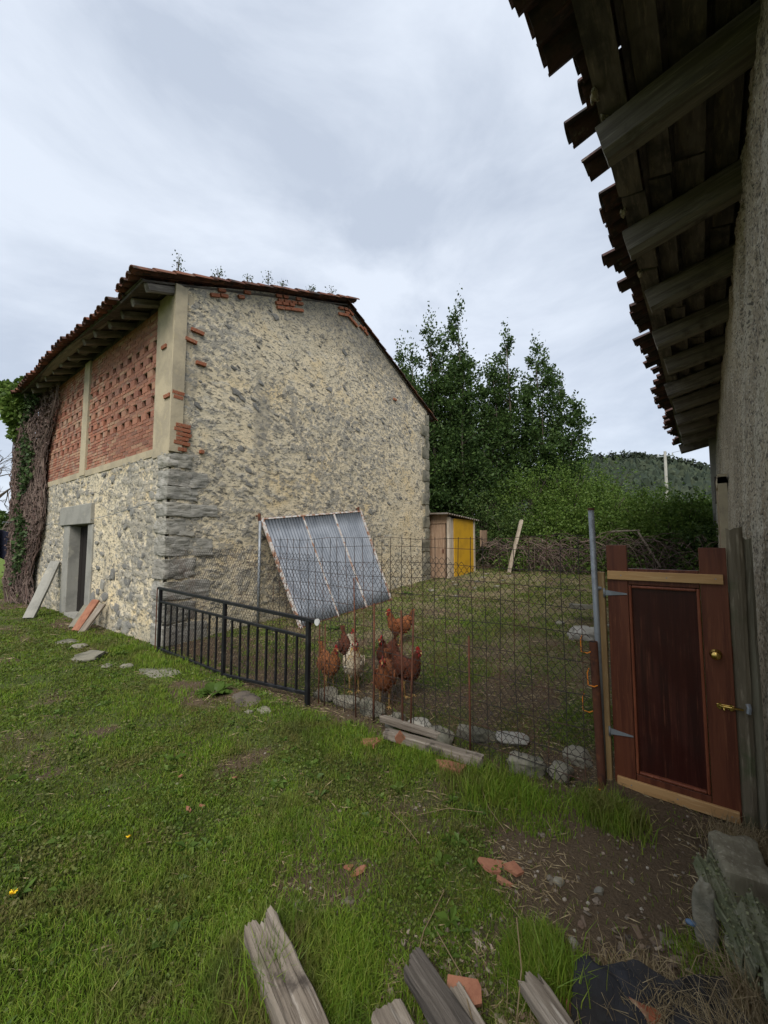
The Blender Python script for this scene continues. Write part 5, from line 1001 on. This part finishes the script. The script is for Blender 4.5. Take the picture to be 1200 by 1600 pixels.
x, y, rr = scatter(620000, .9, 26); D_ = np.maximum(grassd(x, y), lush(x, y)); k = rng.uniform(size=len(x)) < D_ * (.45 + .55 * (fbm(x, y, 3.5, 61, 3) > .45)) + .03; x, y, rr = x[k], y[k], rr[k]; lu = lush(x, y); nn_ = len(x)
h = (.012 + .022 * fbm(x, y, 1.7, 63, 3)) * rng.uniform(.6, 1.5, nn_) + .075 * lu * rng.uniform(.3, 1.2, nn_) ; w = .0022 + .0009 * rr
V, F = blades(x, y, gz(x, y), h * (1 + .03 * rr), w, .9); stuff(fm('grass', V, F, 'grass'), 'short uneven green grass covering the lawn and yard', 'grass')
print('grass', len(x))
x, y, rr = scatter(390000, .9, 18); k = rng.uniform(size=len(x)) < grassd(x, y) * (.35 + .65 * sst(fbm(x, y, 2.2, 71, 3), .40, .6)); x, y, rr = x[k], y[k], rr[k]; n = len(x); P = np.stack([x, y, gz(x, y) + rng.uniform(.002, .028, n)], 1)
lv, lf = leaves(P, .0085 + .0028 * rr, asp=.42, up=.1, droop=.1); stuff(fm('clover', lv, lf, 'clover'), 'low clover and small leafy weeds mixed through the lawn', 'clover'); print('clover', n)
x, y, rr = scatter(110000, .9, 16); dd_ = dirt(x, y); k = rng.uniform(size=len(x)) < .10 + .7 * (x > 3.1) + .8 * dd_ * sst(fbm(x, y, 2.5, 81, 3), .35, .6) ; x, y, rr = x[k], y[k], rr[k]; n = len(x); P = np.stack([x, y, gz(x, y) + rng.uniform(.004, .02, n)], 1)
dr = rng.normal(size=(n, 3)); dr[:, 2] *= .12; lv, lf = leaves(P, (.028 + .008 * rr) * rng.uniform(.4, 1.6, n), asp=.035, dirs=unit(dr), dw=1, droop=.02); stuff(fm('straw_litter', lv, lf, 'straw'), 'dry straw and dead grass litter on the bare earth', 'straw'); print('straw', n)
x, y, rr = scatter(9000, 1.0, 9); dd_ = dirt(x, y); k = rng.uniform(size=len(x)) < dd_ * .6 + .02; x, y = x[k], y[k]; n = len(x); IV, IF = ICO[1]; s = rng.uniform(.0025, .009, n) * (1 + (rng.uniform(size=n) < .03) * 1.2)
V = IV[None] * (1 + .2 * rng.normal(size=(n, len(IV), 1))) * s[:, None, None] * np.array([1.2, 1, .6]) + np.stack([x, y, gz(x, y) + s * .3], 1)[:, None]; stuff(fm('pebbles', V.reshape(-1, 3), (IF[None] + (np.arange(n) * len(IV))[:, None, None]).reshape(-1, 3), mat('pebble', (0, 0, 0), island=[(.12, .09, .07), (.2, .17, .13), (.08, .065, .05), (.3, .27, .22), (.16, .10, .07), (.1, .08, .06)])), 'tiny pebbles and crumbs scattered on the bare earth', 'pebbles')
# low rosettes of plantain and dandelion leaves
x, y, rr = scatter(520, 1.1, 9); k = (dirt(x, y) < .5) & (x < 2.9); x, y, rr = x[k], y[k], rr[k]; m_ = 9; n = len(x) * m_; a_ = np.tile(np.arange(m_) * 2.4, len(x)) + rng.uniform(-.3, .3, n); P = np.stack([np.repeat(x, m_), np.repeat(y, m_), np.repeat(gz(x, y), m_) + .012], 1); d_ = np.stack([np.cos(a_), np.sin(a_), rng.uniform(.15, .9, n)], 1)
lv, lf = leaves(P, np.repeat(rng.uniform(.03, .075, len(x)), m_), asp=.2, dirs=unit(d_), dw=.95, droop=.25); stuff(fm('lawn_weeds', lv, lf, 'bramble'), 'small leaf rosettes of weeds dotted over the lawn', 'weeds')
# clumps of dry grass at the lower right
def clump(x, y, rad, h, n, m, label, seed, nm='dry_grass_clump', cat='dry grass', lean=1.2, w=.0035):
    r_ = np.random.default_rng(seed); px_ = x + r_.normal(size=n) * rad * .5; py_ = np.maximum(y + r_.normal(size=n) * rad * .5, WY + .03); V, F = blades(px_, py_, gz(px_, py_), r_.uniform(.4, 1.2, n) * h, np.full(n, w), lean); o = fm(nm, V, F, m, org=(x, y, 0)); return stuff(o, label, cat)
clump(1.78, .22, .14, .12, 900, 'straw', 'dry straw coloured grass above the black roofing scrap', 1); clump(1.70, -.05, .14, .2, 1100, 'straw', 'dry pale grass clump at the lower right corner', 2); clump(2.95, -.1, .16, .12, 900, 'straw', 'dry grass clump against the foot of the rough wall', 3); clump(1.35, .42, .16, .09, 900, 'straw', 'dead grass between the grey plank and the roofing scrap', 4); clump(1.95, -.1, .12, .2, 700, 'straw', 'dry grass under the lichened branches', 5)
clump(1.63, .50, .10, .17, 520, 'grass', 'bright green grass tuft in front of the bare earth', 6, 'grass_tuft', 'grass', .7, .005); clump(2.78, .50, .16, .15, 900, 'grass', 'lush grass tuft at the foot of the rusty post', 7, 'grass_tuft', 'grass', .8, .006); clump(2.62, 1.15, .28, .14, 1100, 'grass', 'long lush grass below the longer plank', 8, 'grass_tuft', 'grass', .8, .006); clump(1.0, 1.3, .12, .16, 420, 'grass', 'tall grass growing round the rotten beam', 9, 'grass_tuft', 'grass', .7, .005)
# broad leaved weeds
def weed(x, y, rad, n, label, seed, L_=.12, W_=.05):
    r_ = np.random.default_rng(seed); t = thing('broadleaf_weed', label, 'weed', (x, y, g1(x, y)))
    for k in range(n):
        a0 = k * 2.4 + r_.uniform(-.3, .3); e0 = r_.uniform(.3, 1.1); g_ = G(); d = Vector((math.cos(a0) * math.cos(e0), math.sin(a0) * math.cos(e0), math.sin(e0))); sd_ = Vector((-math.sin(a0), math.cos(a0), 0)); p = Vector((x, y, g1(x, y))) + Vector((math.cos(a0), math.sin(a0), 0)) * rad * .3; l = L_ * r_.uniform(.7, 1.2); V = []
        for j, wd in enumerate((.1, .8, 1, .7, .05)):
            f = j / 4; c = p + d * l * f - Vector((0, 0, 1)) * l * .45 * f * f; V += [c - sd_ * wd * W_ / 2 + Vector((0, 0, .006)), c - Vector((0, 0, .003)), c + sd_ * wd * W_ / 2 + Vector((0, 0, .006))]
        F = []
        for j in range(4): b0 = j * 3; F += [(b0, b0 + 3, b0 + 4, b0 + 1), (b0 + 1, b0 + 4, b0 + 5, b0 + 2)]
        fm('leaf', [tuple(v) for v in V], np.array(F), 'bramble', t)
weed(2.44, 4.2, .12, 22, 'leafy broad leaved weed in front of the black railing', 1, .19, .11); weed(1.86, 1.98, .06, 8, 'small broad leaved weed in the middle of the lawn', 2, .08, .025); weed(1.95, 1.75, .05, 7, 'small narrow leaved weed right of the mid lawn weed', 3, .07, .025); weed(.86, 1.75, .04, 5, 'single dock weed left of the rotten beam', 4, .10, .04); weed(2.62, 2.75, .06, 9, 'weed tuft at the foot of the railing end post', 5, .09, .035)
weed(2.62, 5.6, .1, 12, 'leafy weed in the grass at the foot of the barn corner', 11, .13, .05); weed(2.35, 6.6, .1, 12, 'leafy weed right of the largest pale flat stone', 12, .12, .05); weed(2.5, 7.0, .1, 12, 'leafy weed against the barn front between door and corner', 13, .12, .045); weed(4.9, 4.9, .12, 14, 'leafy weed in the yard below the corrugated sheets', 14, .14, .06); weed(8.2, 5.7, .12, 10, 'leafy weed in the yard right of the corrugated sheets', 15, .16, .07)
# chips, bark crumbs and dead leaves round the timber at the bottom
n = 900; x = rng.uniform(1.05, 2.1, n); y = rng.uniform(-.15, 1.05, n); k = (blob(x, y, 1.3, .7, .35, .4) + blob(x, y, 1.8, .15, .45, .3)) > rng.uniform(0, 1, n); x, y = x[k], y[k]; n = len(x); g_ = G()
for i in range(n): l = rng.uniform(.01, .045); g_.box((x[i], y[i], g1(x[i], y[i]) + .006), (l, l * rng.uniform(.2, .6), rng.uniform(.002, .007)), rot=(rng.normal() * .3, rng.normal() * .3, rng.uniform(0, 6.3)), jit=l * .12)
stuff(g_.build('wood_chips', mat('chips', (0, 0, 0), island=[(.14, .10, .07), (.06, .045, .035), (.22, .17, .12), (.09, .055, .035), (.3, .25, .19), (.04, .032, .028)])), 'splinters, bark crumbs and chips round the rotten timber', 'wood chips')
for (x, y, l, hh) in [(.519, 2.507, 'larger yellow flower at the left edge of the lawn', .03), (.977, 2.489, 'tiny yellow flower right of the larger yellow one', .02)]:
    t = thing('yellow_flower', l, 'flower', (x, y, g1(x, y)), 'yellow flowers in the lawn'); G().tube([(x, y, g1(x, y)), (x, y, g1(x, y) + .04)], .002, 5).build('stem', 'clover', t); n = 16; P = np.tile([x, y, g1(x, y) + .04], (n, 1)).astype(float); a_ = np.arange(n) * 2.4; lv, lf = leaves(P, hh * .7, asp=.25, dirs=np.stack([np.cos(a_), np.sin(a_), .35 + 0 * a_], 1), dw=.95, droop=0); fm('petals', lv, lf, 'yellowpetal', t)
# long dry stalks
for i, (p0, p1) in enumerate([((1.55, .95, .02), (1.25, .62, .10)), ((2.1, 1.4, .02), (2.35, 1.1, .03)), ((1.72, 1.0, .03), (1.3, .9, .02)), ((2.05, 1.62, .02), (1.9, 1.25, .03)), ((1.6, .62, .2), (1.38, .55, .02)), ((2.3, .95, .02), (2.55, 1.2, .03)), ((1.85, .75, .02), (1.7, .45, .02))]):
    md = [(p0[k] + p1[k]) / 2 + random.uniform(-.03, .03) * (k < 2) for k in range(3)]; gr_ = g1(md[0], md[1])
    tag(G().tube([(p0[0], p0[1], p0[2] + g1(*p0[:2])), (md[0], md[1], md[2] + gr_ + .01), (p1[0], p1[1], p1[2] + g1(*p1[:2]))], .0022, 5).build('dry_stalk', 'straw', org=(md[0], md[1], 0)), ['dry stalk lying over the bottom centre pile', 'dry stalk lying across the earth above the three terracotta fragments', 'dry stalk lying above the splintered board', 'dry stalk in the mid lawn above the tile pair', 'upright leaning dry stalk at the ragged grey plank', 'dry stalk on the bare earth left of the gate', 'dry stalk left of the bright grass tuft'][i], 'stalk', 'dry stalks in the foreground')
